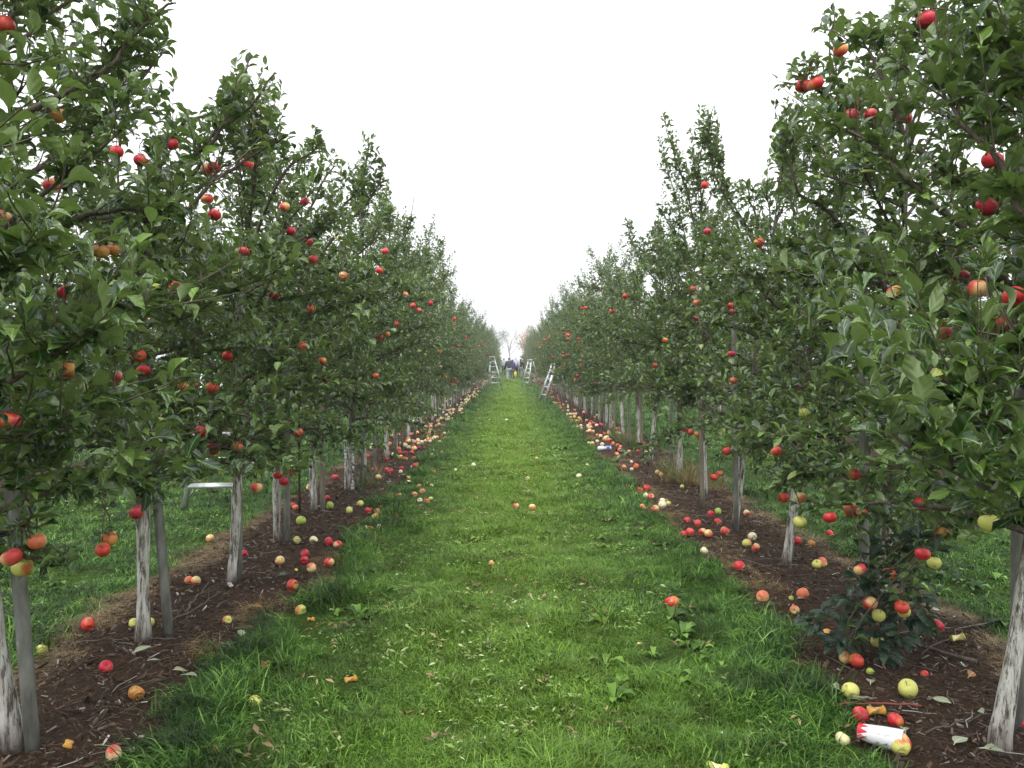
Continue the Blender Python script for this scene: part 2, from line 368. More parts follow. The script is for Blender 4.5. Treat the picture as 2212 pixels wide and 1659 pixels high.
for st, yr in zip(STRIPS, ((1.0, 100), (1.0, 100), (1.0, 60), (1.0, 60))):
    a, b, s = st; near = s < 3
    X = np.arange(a - 0.3, b + 0.3, 0.028 if near else 0.09)
    Y = np.concatenate([np.arange(yr[0], 9, 0.028), np.arange(9, 18, 0.09), np.arange(18, yr[1], 0.4)]) if near else np.arange(yr[0], yr[1], 0.2)
    def zf(x, y):
        d = strip_cover(x, y, st); k = np.clip(d * 0.16, -0.03, 0.03)
        r = (fbm(x * 14, y * 14, 90, 3) - 0.5) * 0.032 + (fbm(x * 3, y * 3, 97, 2) - 0.5) * 0.03
        return gz(x, y) + k + r * np.clip(d * 6 + 0.5, 0, 1)
    o = link(bpy.data.objects.new('soil_strip', grid_mesh('soil_strip', X, Y, zf, [M['mulch']])))
    tag(o, 'dark brown mulched soil strip under a row of apple trees', kind='structure')

# where things lie on the ground (read off the photograph): position, size, kind, bites
Z2 = (1.4146, 0, 1750); Z3 = (1.4146, 2600, 1750); Z7 = (2.458, 1000, 1400); ZR = (3.16, 2050, 1450); DD = (1 / 1.762, 0, 0)
A = []
def lst(Z, rows):
    for q in rows:
        x, y, dia, kind = q[:4]; bite = q[4] if len(q) > 4 else 0
        A.append(((Z[1] + x / Z[0]) / 1.7617, (Z[2] + y / Z[0]) / 1.7617, dia / Z[0] / 1.7617, kind, bite))
lst(Z2, [(612, 1582, 95, 'twotone'), (570, 1124, 72, 'crimson'), (475, 898, 72, 'red'), (225, 988, 60, 'yellow'), (733, 1268, 88, 'rotten', 3), (1372, 1272, 82, 'yellow'), (1428, 1075, 70, 'peach'), (1222, 873, 46, 'yellow'), (722, 888, 55, 'yellow'), (805, 885, 55, 'yellow'),
 (1018, 664, 50, 'peach'), (1055, 668, 52, 'peach'), (1130, 410, 44, 'peach'), (930, 500, 35, 'orange'), (1617, 787, 64, 'yellow'), (1573, 684, 64, 'orange', 1), (1677, 583, 56, 'peach'), (1642, 512, 50, 'crimson'), (1640, 545, 46, 'crimson'), (1507, 552, 52, 'peach'), (1771, 540, 56, 'pink'),
 (1600, 440, 48, 'green', 2), (1688, 438, 48, 'cream', 1), (1770, 447, 50, 'crimson'), (1818, 452, 48, 'pink'), (1620, 342, 60, 'green'), (1777, 258, 46, 'green'), (1664, 142, 32, 'twotone'), (1590, 263, 34, 'peach'), (1578, 248, 30, 'red'), (1762, 205, 28, 'crimson'), (1804, 104, 36, 'crimson'), (1315, 510, 38, 'crimson')])
lst(Z3, [(858, 1461, 80, 'twotone'), (955, 1366, 92, 'crimson'), (1143, 1411, 80, 'red'), (901, 1263, 95, 'yellow'), (1210, 1252, 102, 'yellow'), (1172, 1542, 98, 'yellow'), (1005, 1137, 36, 'green'), (1300, 1153, 34, 'red'), (1365, 908, 74, 'crimson', 1), (776, 965, 72, 'rotten', 1),
 (427, 738, 68, 'peach'), (643, 738, 66, 'peach'), (600, 818, 50, 'peach'), (582, 750, 22, 'green'), (720, 576, 54, 'yellow'), (748, 566, 56, 'peach'), (302, 587, 60, 'red', 2), (612, 440, 46, 'crimson'), (692, 455, 42, 'rotten', 2), (790, 376, 48, 'red', 1), (343, 453, 50, 'yellow'), (390, 477, 48, 'pink'),
 (371, 416, 48, 'cream'), (113, 479, 44, 'cream', 2), (136, 398, 46, 'peach'), (104, 388, 44, 'pink'), (37, 384, 48, 'pink'), (4, 385, 40, 'crimson'), (225, 388, 50, 'pink', 1), (187, 340, 44, 'red', 1), (148, 299, 40, 'crimson'), (188, 284, 40, 'green'), (78, 346, 44, 'pink'), (22, 330, 40, 'red', 1), (343, 292, 38, 'twotone', 1), (1822, 1430, 80, 'crimson')])
lst(Z7, [(810, 1347, 70, 'yellow'), (912, 1278, 66, 'yellow'), (1103, 1288, 64, 'red'), (983, 1330, 66, 'crimson', 1), (1066, 1322, 66, 'peach'), (1053, 1362, 66, 'peach'), (1010, 1298, 38, 'crimson'), (1254, 1347, 50, 'red', 1), (970, 1455, 48, 'cream', 1), (1012, 1455, 56, 'rotten', 2), (1087, 1440, 58, 'cream'), (1070, 1535, 64, 'red'),
 (1275, 1163, 54, 'pink'), (1418, 1163, 68, 'orange'), (1495, 1130, 60, 'peach', 1), (1470, 1208, 54, 'cream'), (1533, 1220, 62, 'orange'), (1573, 1190, 50, 'yellow'), (1362, 1048, 56, 'cream'), (1362, 1010, 40, 'peach'), (1463, 1070, 44, 'peach'), (1080, 1040, 60, 'peach'), (1300, 940, 42, 'crimson'), (1290, 970, 40, 'cream'), (1162, 957, 46, 'crimson'),
 (1200, 970, 48, 'crimson'), (1028, 945, 36, 'crimson'), (1600, 945, 46, 'red'), (1421, 903, 46, 'red'), (1440, 885, 38, 'pink'), (1160, 862, 36, 'crimson'), (1225, 820, 42, 'cream'), (1170, 805, 48, 'pink'), (1285, 803, 44, 'pink'), (1335, 813, 42, 'crimson'), (1395, 806, 44, 'pink'), (1418, 842, 44, 'pink', 1), (1290, 845, 46, 'peach'), (1335, 858, 42, 'pink'),
 (1312, 852, 38, 'pink'), (985, 835, 36, 'pink'), (1155, 715, 48, 'crimson'), (1158, 755, 52, 'pink'), (1580, 798, 40, 'cream'), (1632, 803, 30, 'peach'), (1422, 757, 40, 'cream'), (1457, 716, 36, 'cream'), (1462, 750, 32, 'crimson'), (1675, 768, 38, 'peach'), (1598, 752, 28, 'cream'), (1515, 690, 36, 'peach'), (1548, 665, 34, 'peach'), (1566, 690, 34, 'cream'),
 (1628, 645, 40, 'peach'), (1640, 618, 28, 'red'), (1667, 632, 36, 'red'), (1700, 608, 34, 'cream'), (1703, 636, 34, 'red'), (1735, 636, 26, 'cream'), (1740, 590, 28, 'cream'), (1520, 603, 34, 'yellow'), (1567, 570, 32, 'red'), (1480, 545, 30, 'cream'), (1506, 552, 30, 'cream'), (1637, 505, 36, 'peach'), (1270, 625, 32, 'peach'), (1300, 592, 36, 'red'), (1700, 548, 26, 'cream'),
 (1970, 890, 48, 'cream'), (1580, 1068, 44, 'cream', 1), (1803, 925, 36, 'cream'), (2076, 484, 28, 'cream'), (2020, 430, 30, 'red'), (2018, 466, 28, 'cream'), (2125, 475, 30, 'cream'), (1605, 455, 28, 'cream'), (1500, 410, 30, 'red'), (1520, 485, 30, 'red'), (680, 1040, 62, 'red'), (605, 1220, 50, 'crimson')])
lst(ZR, [(2068, 1612, 84, 'twotone', 1), (1402, 1530, 100, 'pink'), (1488, 1500, 100, 'cream'), (1490, 1450, 78, 'cream'), (1560, 1478, 62, 'yellow', 2), (1248, 1485, 88, 'peach', 1), (1348, 1392, 84, 'pink'), (1290, 1368, 80, 'cream'), (1300, 1298, 88, 'red'), (1222, 1306, 74, 'red'), (1172, 1046, 80, 'orange'), (1030, 1042, 62, 'peach', 1), (1118, 1068, 46, 'cream'),
 (1118, 975, 42, 'cream', 1), (938, 892, 62, 'pink'), (975, 845, 62, 'pink'), (1088, 862, 54, 'pink'), (1192, 850, 46, 'pink'), (1290, 858, 44, 'cream'), (795, 718, 60, 'peach'), (806, 690, 50, 'cream'), (745, 672, 52, 'cream'), (645, 740, 56, 'peach'), (602, 730, 48, 'yellow'), (705, 732, 46, 'cream'), (792, 640, 44, 'red'), (655, 618, 44, 'peach'), (622, 612, 44, 'cream'),
 (628, 560, 44, 'peach'), (592, 545, 44, 'cream'), (600, 568, 40, 'cream'), (696, 540, 44, 'cream'), (745, 535, 50, 'crimson'), (770, 545, 40, 'crimson'), (632, 500, 50, 'crimson'), (650, 518, 36, 'red'), (700, 425, 54, 'green'), (545, 395, 50, 'red'), (540, 380, 44, 'cream'), (572, 385, 36, 'pink'), (430, 442, 44, 'yellow'), (485, 455, 44, 'green'), (964, 578, 44, 'pink'), (928, 582, 40, 'pink'), (972, 636, 38, 'cream'),
 (483, 1112, 70, 'cream'), (1425, 1108, 62, 'peach'), (1470, 1135, 60, 'yellow'), (1498, 1032, 50, 'green'), (1435, 745, 60, 'peach'), (1725, 1280, 56, 'yellow'), (1870, 1230, 70, 'rotten', 1), (1075, 1238, 48, 'orange', 1), (588, 980, 42, 'cream', 1), (355, 365, 40, 'cream'), (380, 400, 38, 'cream'), (415, 400, 36, 'cream'), (345, 395, 36, 'cream'), (445, 400, 34, 'cream'), (350, 300, 30, 'peach'), (352, 322, 30, 'cream')])
lst(DD, [(1115 * 1, 1086, 15, 'pink'), (1150, 1090, 18, 'peach'), (1140, 1028, 12, 'cream'), (1452, 1292, 34, 'red'), (1062, 1206, 13, 'peach', 1), (1160, 986, 10, 'peach'), (1033, 883, 8, 'cream'), (1094, 905, 8, 'cream'), (1187, 900, 7, 'cream')])
# scale: DD rows are already in the reading scale
A = [(x, y, dia, k, b) if i < len(A) - 9 else (x * 1.7617 / 1.762, y * 1.7617 / 1.762, dia * 1.0, k, b) for i, (x, y, dia, k, b) in enumerate(A)]

CORES = [(1552, 1650), (2068, 1390), (1893, 1546), (1706, 1473), (758, 1462), (148, 1622), (672, 1333), (640, 1238)]
CLR = np.array([on_z(a[0], a[1], 0.04)[:2] for a in A] + [on_z(a, b, 0.03)[:2] for a, b in CORES])
def open_spot(x, y):
    k = np.ones(len(x), bool)
    for cx_, cy_ in CLR[CLR[:, 1] < 20]:
        dx_ = x - cx_ * y / cy_; dy_ = y - cy_; k &= ~((np.abs(dx_) < (0.085 if cy_ < 5 else 0.075)) & (dy_ < 0.05) & (dy_ > (-0.34 if cy_ < 5 else -0.30)))
    return k

# ------------------------------------------------------------------ scatter by geometry nodes (only for stuff nobody could count)
def scatter(name, P, rot, scl, pid, protos, label):
    me = bpy.data.meshes.new(name); n = len(P)
    me.vertices.add(n); me.vertices.foreach_set('co', np.ascontiguousarray(P, dtype=np.float32).ravel())
    a = me.attributes.new('rot', 'FLOAT_VECTOR', 'POINT'); a.data.foreach_set('vector', np.ascontiguousarray(rot, dtype=np.float32).ravel())
    a = me.attributes.new('scl', 'FLOAT', 'POINT'); a.data.foreach_set('value', np.ascontiguousarray(scl, dtype=np.float32))
    a = me.attributes.new('pid', 'INT', 'POINT'); a.data.foreach_set('value', np.ascontiguousarray(pid, dtype=np.int32))
    c = bpy.data.collections.new(name + '_kinds')
    for q in protos: c.objects.link(q)
    ng = bpy.data.node_groups.new(name, 'GeometryNodeTree')
    ng.interface.new_socket('Geometry', in_out='INPUT', socket_type='NodeSocketGeometry')
    ng.interface.new_socket('Geometry', in_out='OUTPUT', socket_type='NodeSocketGeometry')
    N = ng.nodes; L = ng.links
    gi = N.new('NodeGroupInput'); go = N.new('NodeGroupOutput'); ip = N.new('GeometryNodeInstanceOnPoints')
    ci = N.new('GeometryNodeCollectionInfo'); ci.inputs['Collection'].default_value = c
    ci.inputs['Separate Children'].default_value = True; ci.inputs['Reset Children'].default_value = True
    ip.inputs['Pick Instance'].default_value = True
    def na(nm, ty):
        x = N.new('GeometryNodeInputNamedAttribute'); x.data_type = ty; x.inputs['Name'].default_value = nm; return x.outputs['Attribute']
    L.new(gi.outputs[0], ip.inputs['Points']); L.new(ci.outputs[0], ip.inputs['Instance'])
    L.new(na('rot', 'FLOAT_VECTOR'), ip.inputs['Rotation']); L.new(na('scl', 'FLOAT'), ip.inputs['Scale']); L.new(na('pid', 'INT'), ip.inputs['Instance Index'])
    L.new(ip.outputs[0], go.inputs[0])
    o = link(bpy.data.objects.new(name, me)); md = o.modifiers.new('scatter', 'NODES'); md.node_group = ng
    return tag(o, label, kind='stuff')

def tuft(name, nb, spread, lmin, lmax, width, lean, m, seed, flat=0.0):
    r = np.random.default_rng(seed); V = []; Fc = []; A = []; k = 0
    main = r.random() * 6.28
    for i in range(nb):
        a = r.random() * 6.28; rad = spread * math.sqrt(r.random()); b = np.array([math.cos(a) * rad, math.sin(a) * rad, -0.008])
        h = main + r.normal() * 1.3; L = r.uniform(lmin, lmax); bend = lean * r.uniform(0.4, 1.3)
        d = np.array([math.cos(h), math.sin(h), 0]); s = np.array([-d[1], d[0], 0]); w = width * r.uniform(0.7, 1.3)
        pts = []; p = b.copy(); th = math.radians(r.uniform(15, 65)) + flat
        for q in range(4):
            ww = w * (1.0, 0.95, 0.7, 0.05)[q]
            pts += [p - s * ww / 2, p + s * ww / 2]
            p = p + (d * math.sin(th) + np.array([0, 0, math.cos(th)])) * L / 3; th = min(th + bend / 2.2, 1.9)
            p[2] = max(p[2], 0.002)
        V += pts; val = r.random()
        for q in range(3): Fc.append((k + 2 * q, k + 2 * q + 1, k + 2 * q + 3, k + 2 * q + 2)); A.append(val)
        k += 8
    Fc = np.array(Fc); me = np_mesh(name, np.array(V), Fc.ravel(), np.full(len(Fc), 4), True, [m], None, np.array(A))
    return bpy.data.objects.new(name, me)

def rand_pts(n, x0, x1, y0, y1, power=1.0):
    x = RNG.uniform(x0, x1, n); y = y0 + (y1 - y0) * RNG.random(n) ** power; return x, y
def in_view(x, y, margin=0.25):
    return (np.abs(x) < (y + 0.3) * 0.66 + margin)
# mown and lush grass
gp = [tuft('grass_tuft', 46, 0.085, 0.03, 0.07, 0.0036, 1.3, M['grass'], 100 + i) for i in range(5)] + \
     [tuft('long_grass_tuft', 44, 0.085, 0.05, 0.125, 0.0034, 1.7, M['grass'], 120 + i) for i in range(5)]
X = []; Y = []; S = []; I = []
for (n, x0, x1, y0, y1, sc_) in ((12000, -1.7, 1.8, 2.3, 7, 1.0), (11000, -1.7, 1.8, 7, 16, 1.15), (7000, -1.7, 1.8, 16, 40, 1.7), (4000, -1.7, 1.8, 40, 100, 2.6),
                                (6500, -5.9, -2.2, 3.2, 14, 1.2), (6500, 2.4, 6.1, 3.2, 14, 1.2), (4000, -5.9, -2.2, 14, 40, 2.2), (4000, 2.4, 6.1, 14, 40, 2.2),
                                (2500, -10.5, -6.0, 8, 40, 2.6), (2500, 6.3, 10.5, 8, 40, 2.6)):
    x, y = rand_pts(n, x0, x1, y0, y1, 1.25); d = soil(x, y)
    k = (d < 0.03 - 0.07 * RNG.random(n)) & in_view(x, y, 0.5); x = x[k]; y = y[k]; d = d[k]
    k = open_spot(x, y); x = x[k]; y = y[k]; d = d[k]
    lush = (fbm(x * 2.2, y * 2.2, 5, 3) + np.clip(0.5 + d, 0, 0.5) * 0.9 + 0.25 * np.clip(np.abs(np.abs(x) - 0.9), 0, 1) * (np.abs(x) < 1.7)) > 0.72
    clump = np.clip(fbm(x * 4, y * 4, 8, 3) * 1.5 - 0.25, 0, 1.3) + 0.3 * (np.abs(d) < 0.25) * (fbm(x * 2.5, y * 2.5, 9, 2) > 0.5)
    X.append(x); Y.append(y); S.append(sc_ * (0.3 + 1.15 * clump) * RNG.uniform(0.8, 1.2, len(x)))
    I.append(np.where(lush, 5, 0) + RNG.integers(0, 5, len(x)))
X = np.concatenate(X); Y = np.concatenate(Y); S = np.concatenate(S); I = np.concatenate(I)
flow = fbm(X * 2.2, Y * 2.2, 31, 2) * 16                 # blades lie over in shared directions
R = np.stack([RNG.normal(0, 0.12, len(X)), RNG.normal(0, 0.12, len(X)), flow + RNG.normal(0, 1.2, len(X))], 1)
scatter('grass', np.stack([X, Y, gz(X, Y)], 1), R, S, I, gp, 'green meadow grass growing in the alleys between the tree rows')
# dry straw at the strip borders
sp_ = [tuft('straw_tuft', 40, 0.09, 0.08, 0.17, 0.0024, 1.2, M['straw'], 140 + i, 0.8) for i in range(5)]
X = []; Y = []; S = []
for (n, x0, x1, y0, y1, prob) in ((2200, -2.9, -2.15, 3.2, 13, 0.8), (1400, -1.75, -1.15, 3.2, 14, 0.25), (1700, 1.25, 1.9, 3.9, 14, 0.7), (2600, 2.15, 3.0, 3, 14, 0.7), (900, -1.8, -1.2, 14, 60, 0.5), (900, 1.3, 1.9, 14, 60, 0.5)):
    x, y = rand_pts(n, x0, x1, y0, y1, 1.2); d = soil(x, y); c = fbm(x * 1.1, y * 0.9, 77 + int(x0 * 10), 2)
    k = (np.abs(d - 0.02) < 0.22) & (c + prob * 0.35 > 0.62) & in_view(x, y, 0.4) & open_spot(x, y); x = x[k]; y = y[k]
    X.append(x); Y.append(y); S.append(RNG.uniform(0.5, 1.05, len(x)) * np.where(y > 14, 1.6, 1.0))
X = np.concatenate(X); Y = np.concatenate(Y); S = np.concatenate(S)
scatter('dry_grass', np.stack([X, Y, top(X, Y) + 0.004], 1), np.stack([RNG.normal(0, .1, len(X)), RNG.normal(0, .1, len(X)), RNG.random(len(X)) * 6.28], 1), S, RNG.integers(0, 5, len(X)), sp_,
        'dry tan grass matted along the edges of the soil strips')
# pale clippings lying in the mown grass
def flake_proto(name, m, seed, n=4, L=0.015):
    r = np.random.default_rng(seed); G = Geo()
    for i in range(n):
        c = r.normal(0, 0.03, 3) * (1, 1, 0); c[2] = r.uniform(0.018, 0.045); a = r.random() * 6.28; l = L * r.uniform(0.5, 1.5); w = l * r.uniform(0.2, 0.5)
        d = np.array([math.cos(a), math.sin(a), r.normal() * 0.3]); s = np.array([-d[1], d[0], r.normal() * 0.3])
        V = [c - d * l, c - s * w + (0, 0, .004), c + d * l, c + s * w + (0, 0, .004)]
        G.add(V, [(0, 1, 2), (0, 2, 3)], 0, r.random())
    return bpy.data.objects.new(name, G.mesh(name, [m], True, True))
cp = [flake_proto('clipping', M['clip'], 200 + i) for i in range(4)]
x1, y1 = rand_pts(2300, -1.1, 1.1, 2.6, 12, 1.3); x2, y2 = rand_pts(1900, -1.2, 1.2, 12, 60, 1.3); x3, y3 = rand_pts(1500, -5.4, -2.7, 4, 16); x4, y4 = rand_pts(1500, 2.9, 5.6, 4, 16)
X = np.concatenate([x1, x2, x3, x4]); Y = np.concatenate([y1, y2, y3, y4]); k = (fbm(X * 2, Y * 1.4, 55, 3) > 0.52) & (soil(X, Y) < -0.05); X = X[k]; Y = Y[k]
hp_ = [flake_proto('dry_scrap', M['straw'], 260 + i, 3, 0.02) for i in range(3)]
x5, y5 = rand_pts(900, -1.7, 1.8, 2.6, 14, 1.3); k5 = (soil(x5, y5) < 0.0) & (fbm(x5 * 3, y5 * 3, 88, 2) > 0.5)
scatter('dry_scraps', np.stack([x5[k5], y5[k5], gz(x5[k5], y5[k5])], 1), np.stack([x5[k5] * 0, x5[k5] * 0, RNG.random(k5.sum()) * 6.28], 1), RNG.uniform(0.5, 1.2, k5.sum()), RNG.integers(0, 3, k5.sum()), hp_, 'brown dry leaf scraps lying in the lane grass')
scatter('grass_clippings', np.stack([X, Y, gz(X, Y)], 1), np.stack([X * 0, X * 0, RNG.random(len(X)) * 6.28], 1), RNG.uniform(0.5, 1.1, len(X)) * np.where(Y > 12, 1.5, 1), RNG.integers(0, 4, len(X)), cp,
        'pale green cut leaf scraps lying in the mown grass')
# broad-leaved weeds in the margins
def weed_proto(name, m, seed, n=9, L=0.07):
    r = np.random.default_rng(seed); G = Geo()
    for i in range(n):
        a = r.random() * 6.28; l = L * r.uniform(0.5, 1.2); w = l * 0.28; d = np.array([math.cos(a), math.sin(a), 0]); s = np.array([-d[1], d[0], 0]); up = np.array([0, 0, 1.0])
        b = d * 0.01; P = [b, b + d * l * .35 + up * l * .45, b + d * l * .7 + up * l * .55, b + d * l + up * l * .4]; W = [.15, .8, 1, .1]
        V = []
        for p, ww in zip(P, W): V += [p - s * w * ww + up * w * ww * .3, p, p + s * w * ww + up * w * ww * .3]
        G.add(V, [(3 * q + e, 3 * q + e + 1, 3 * q + e + 4, 3 * q + e + 3) for q in range(3) for e in (0, 1)], 0, r.random())
    return bpy.data.objects.new(name, G.mesh(name, [m], True, True))
wp = [weed_proto('weed', M['grass'], 230 + i) for i in range(4)]
X, Y = rand_pts(2200, -5.6, 5.8, 2.6, 16, 1.4); k = (fbm(X * 1.2, Y * 1.2, 71, 2) > 0.62) & (soil(X, Y) < 0.0) & in_view(X, Y, .3); X = X[k]; Y = Y[k]
scatter('clover_and_weeds', np.stack([X, Y, gz(X, Y)], 1), np.stack([X * 0, X * 0, RNG.random(len(X)) * 6.28], 1), RNG.uniform(0.5, 1.3, len(X)), RNG.integers(0, 4, len(X)), wp,
        'low broad-leaved weeds and clover among the grass')

# wood chips and bark scraps on the soil
def chips():
    G_V = []; n_tot = 0; A = []
    for (n, st, y0, y1, s0) in ((15000, 0, 2.4, 8, 1), (15000, 1, 2.4, 8, 1), (7000, 0, 8, 20, 1.5), (7000, 1, 8, 20, 1.5), (3500, 0, 20, 60, 3), (3500, 1, 20, 60, 3)):
        a, b, s = STRIPS[st]; x, y = rand_pts(n, a - 0.1, b + 0.1, y0, y1, 1.3)
        k = (strip_cover(x, y, STRIPS[st]) > 0.02 * RNG.random(n)) & in_view(x, y, 0.3); x = x[k]; y = y[k]; n = len(x)
        L = RNG.lognormal(-4.7, 0.5, n) * s0; W = L * RNG.uniform(0.15, 0.5, n); T = L * RNG.uniform(0.05, 0.15, n)
        an = RNG.random(n) * 6.28; ti = RNG.normal(0, 0.35, n); ro = RNG.normal(0, 0.5, n)
        d = np.stack([np.cos(an) * np.cos(ti), np.sin(an) * np.cos(ti), np.sin(ti)], 1); s_ = np.stack([-np.sin(an), np.cos(an), 0 * an], 1)
        u = np.cross(d, s_); s2 = s_ * np.cos(ro)[:, None] + u * np.sin(ro)[:, None]; u = np.cross(d, s2)
        c = np.stack([x, y, top(x, y) + 0.008 + RNG.random(n) * 0.012], 1)
        sh = RNG.uniform(-0.5, 0.5, (n, 1))
        l = L[:, None]; w = W[:, None]; t_ = T[:, None]
        V = np.stack([c - d * l - s2 * w * .6, c - d * l * .8 + s2 * w, c + d * l + s2 * w * (.3 + sh), c + d * l * .9 - s2 * w * .8,
                      c - d * l * .9 + u * t_, c + d * l * .9 + u * t_], 1)
        G_V.append(V); A.append(RNG.random(n))
    V = np.concatenate(G_V); n = len(V); A = np.concatenate(A)
    f = np.array([(0, 3, 5), (0, 5, 4), (1, 4, 5), (1, 5, 2), (0, 4, 1), (3, 2, 5)])
    Fc = (np.arange(n)[:, None, None] * 6 + f[None]).reshape(-1, 3)
    o = link(bpy.data.objects.new('wood_chips', np_mesh('wood_chips', V.reshape(-1, 3), Fc.ravel(), np.full(len(Fc), 3), False, [M['chip']], None, np.repeat(A, 6))))
    tag(o, 'dark bark mulch and wood chips covering the soil under the trees', kind='stuff')
chips()

# ------------------------------------------------------------------ leaves
def leaf_template(kind, seed):
    r = np.random.default_rng(seed)
    if kind == 'hi':
        T = [0.0, 0.17, 0.30, 0.47, 0.66, 0.84, 1.0]; W = [0.012, 0.015, 0.115, 0.178, 0.168, 0.085, 0.0]
    else:
        T = [0.0, 0.2, 0.55, 1.0]; W = [0.02, 0.04, 0.20, 0.0]
    c = r.uniform(0.15, 0.95); fold = r.uniform(0.3, 1.0); tw = r.normal() * 0.5; sw = r.normal() * 0.14
    V = []; UV = []
    for k, (t_, w) in enumerate(zip(T, W)):
        x = math.sin(t_ * (0.6 + c)) / (0.6 + c); z = 0.16 * t_ - c * 0.62 * t_ * t_; y0 = sw * t_ * t_
        a = tw * t_; wv = r.normal() * 0.02 if kind == 'hi' else 0
        V += [(x, y0 - w * math.cos(a), z + fold * w * 0.8 - w * math.sin(a) + wv), (x, y0, z), (x, y0 + w * math.cos(a), z + fold * w * 0.8 + w * math.sin(a) - wv)]
        UV += [(t_, 0.5 - w * 2), (t_, 0.5), (t_, 0.5 + w * 2)]
    Fc = []
    n = len(T)
    for k in range(n - 1):
        for e in (0, 1): Fc.append((3 * k + e, 3 * k + 3 + e, 3 * k + 4 + e, 3 * k + 1 + e))
    return np.array(V), np.array(UV), np.array(Fc)
HI = [leaf_template('hi', 300 + i) for i in range(12)]
LO = [leaf_template('lo', 320 + i) for i in range(6)]
LEAF_MESH = {}
def leaf_mesh(i, m):
    if (i, m) not in LEAF_MESH:
        V, UV, Fc = HI[i]; LEAF_MESH[(i, m)] = np_mesh('leaf', V, Fc.ravel(), np.full(len(Fc), 4), True, [M[m]], UV)
    return LEAF_MESH[(i, m)]
def frames(f, u):
    f = f / (np.linalg.norm(f, axis=1)[:, None] + 1e-9); s = np.cross(u, f); s /= np.linalg.norm(s, axis=1)[:, None] + 1e-9
    return f, s, np.cross(f, s)
def leaves_to_mesh(name, base, f, s, u, L, tid, T, m, r):
    Vs = []; Fs = []; UVs = []; As = []; off = 0
    for k, (V, UV, Fc) in enumerate(T):
        w = np.where(tid == k)[0]
        if not len(w): continue
        loc = V[None] * L[w][:, None, None]
        P = base[w][:, None, :] + loc[..., 0:1] * f[w][:, None, :] + loc[..., 1:2] * s[w][:, None, :] + loc[..., 2:3] * u[w][:, None, :]
        nV = len(V); Vs.append(P.reshape(-1, 3)); Fs.append((Fc[None] + (np.arange(len(w)) * nV)[:, None, None] + off).reshape(-1, 4)); off += nV * len(w)
        UVs.append(np.tile(UV, (len(w), 1))); As.append(np.repeat(r.random(len(w)), len(Fc)))
    Fs = np.concatenate(Fs)
    return np_mesh(name, np.concatenate(Vs), Fs.ravel(), np.full(len(Fs), 4), True, [M[m]], np.concatenate(UVs), np.concatenate(As))

# ------------------------------------------------------------------ apple tree skeleton
def smooth_path(W, n):
    W = np.asarray(W, float); t = np.linspace(0, len(W) - 1, n); i = np.clip(t.astype(int), 0, len(W) - 2); f = (t - i)[:, None]
    P0 = W[np.clip(i - 1, 0, len(W) - 1)]; P1 = W[i]; P2 = W[i + 1]; P3 = W[np.clip(i + 2, 0, len(W) - 1)]
    return 0.5 * (2 * P1 + (P2 - P0) * f + (2 * P0 - 5 * P1 + 4 * P2 - P3) * f * f + (3 * P1 - P0 - 3 * P2 + P3) * f ** 3)
def path_len(P): return np.linalg.norm(np.diff(P, axis=0), axis=1).sum()

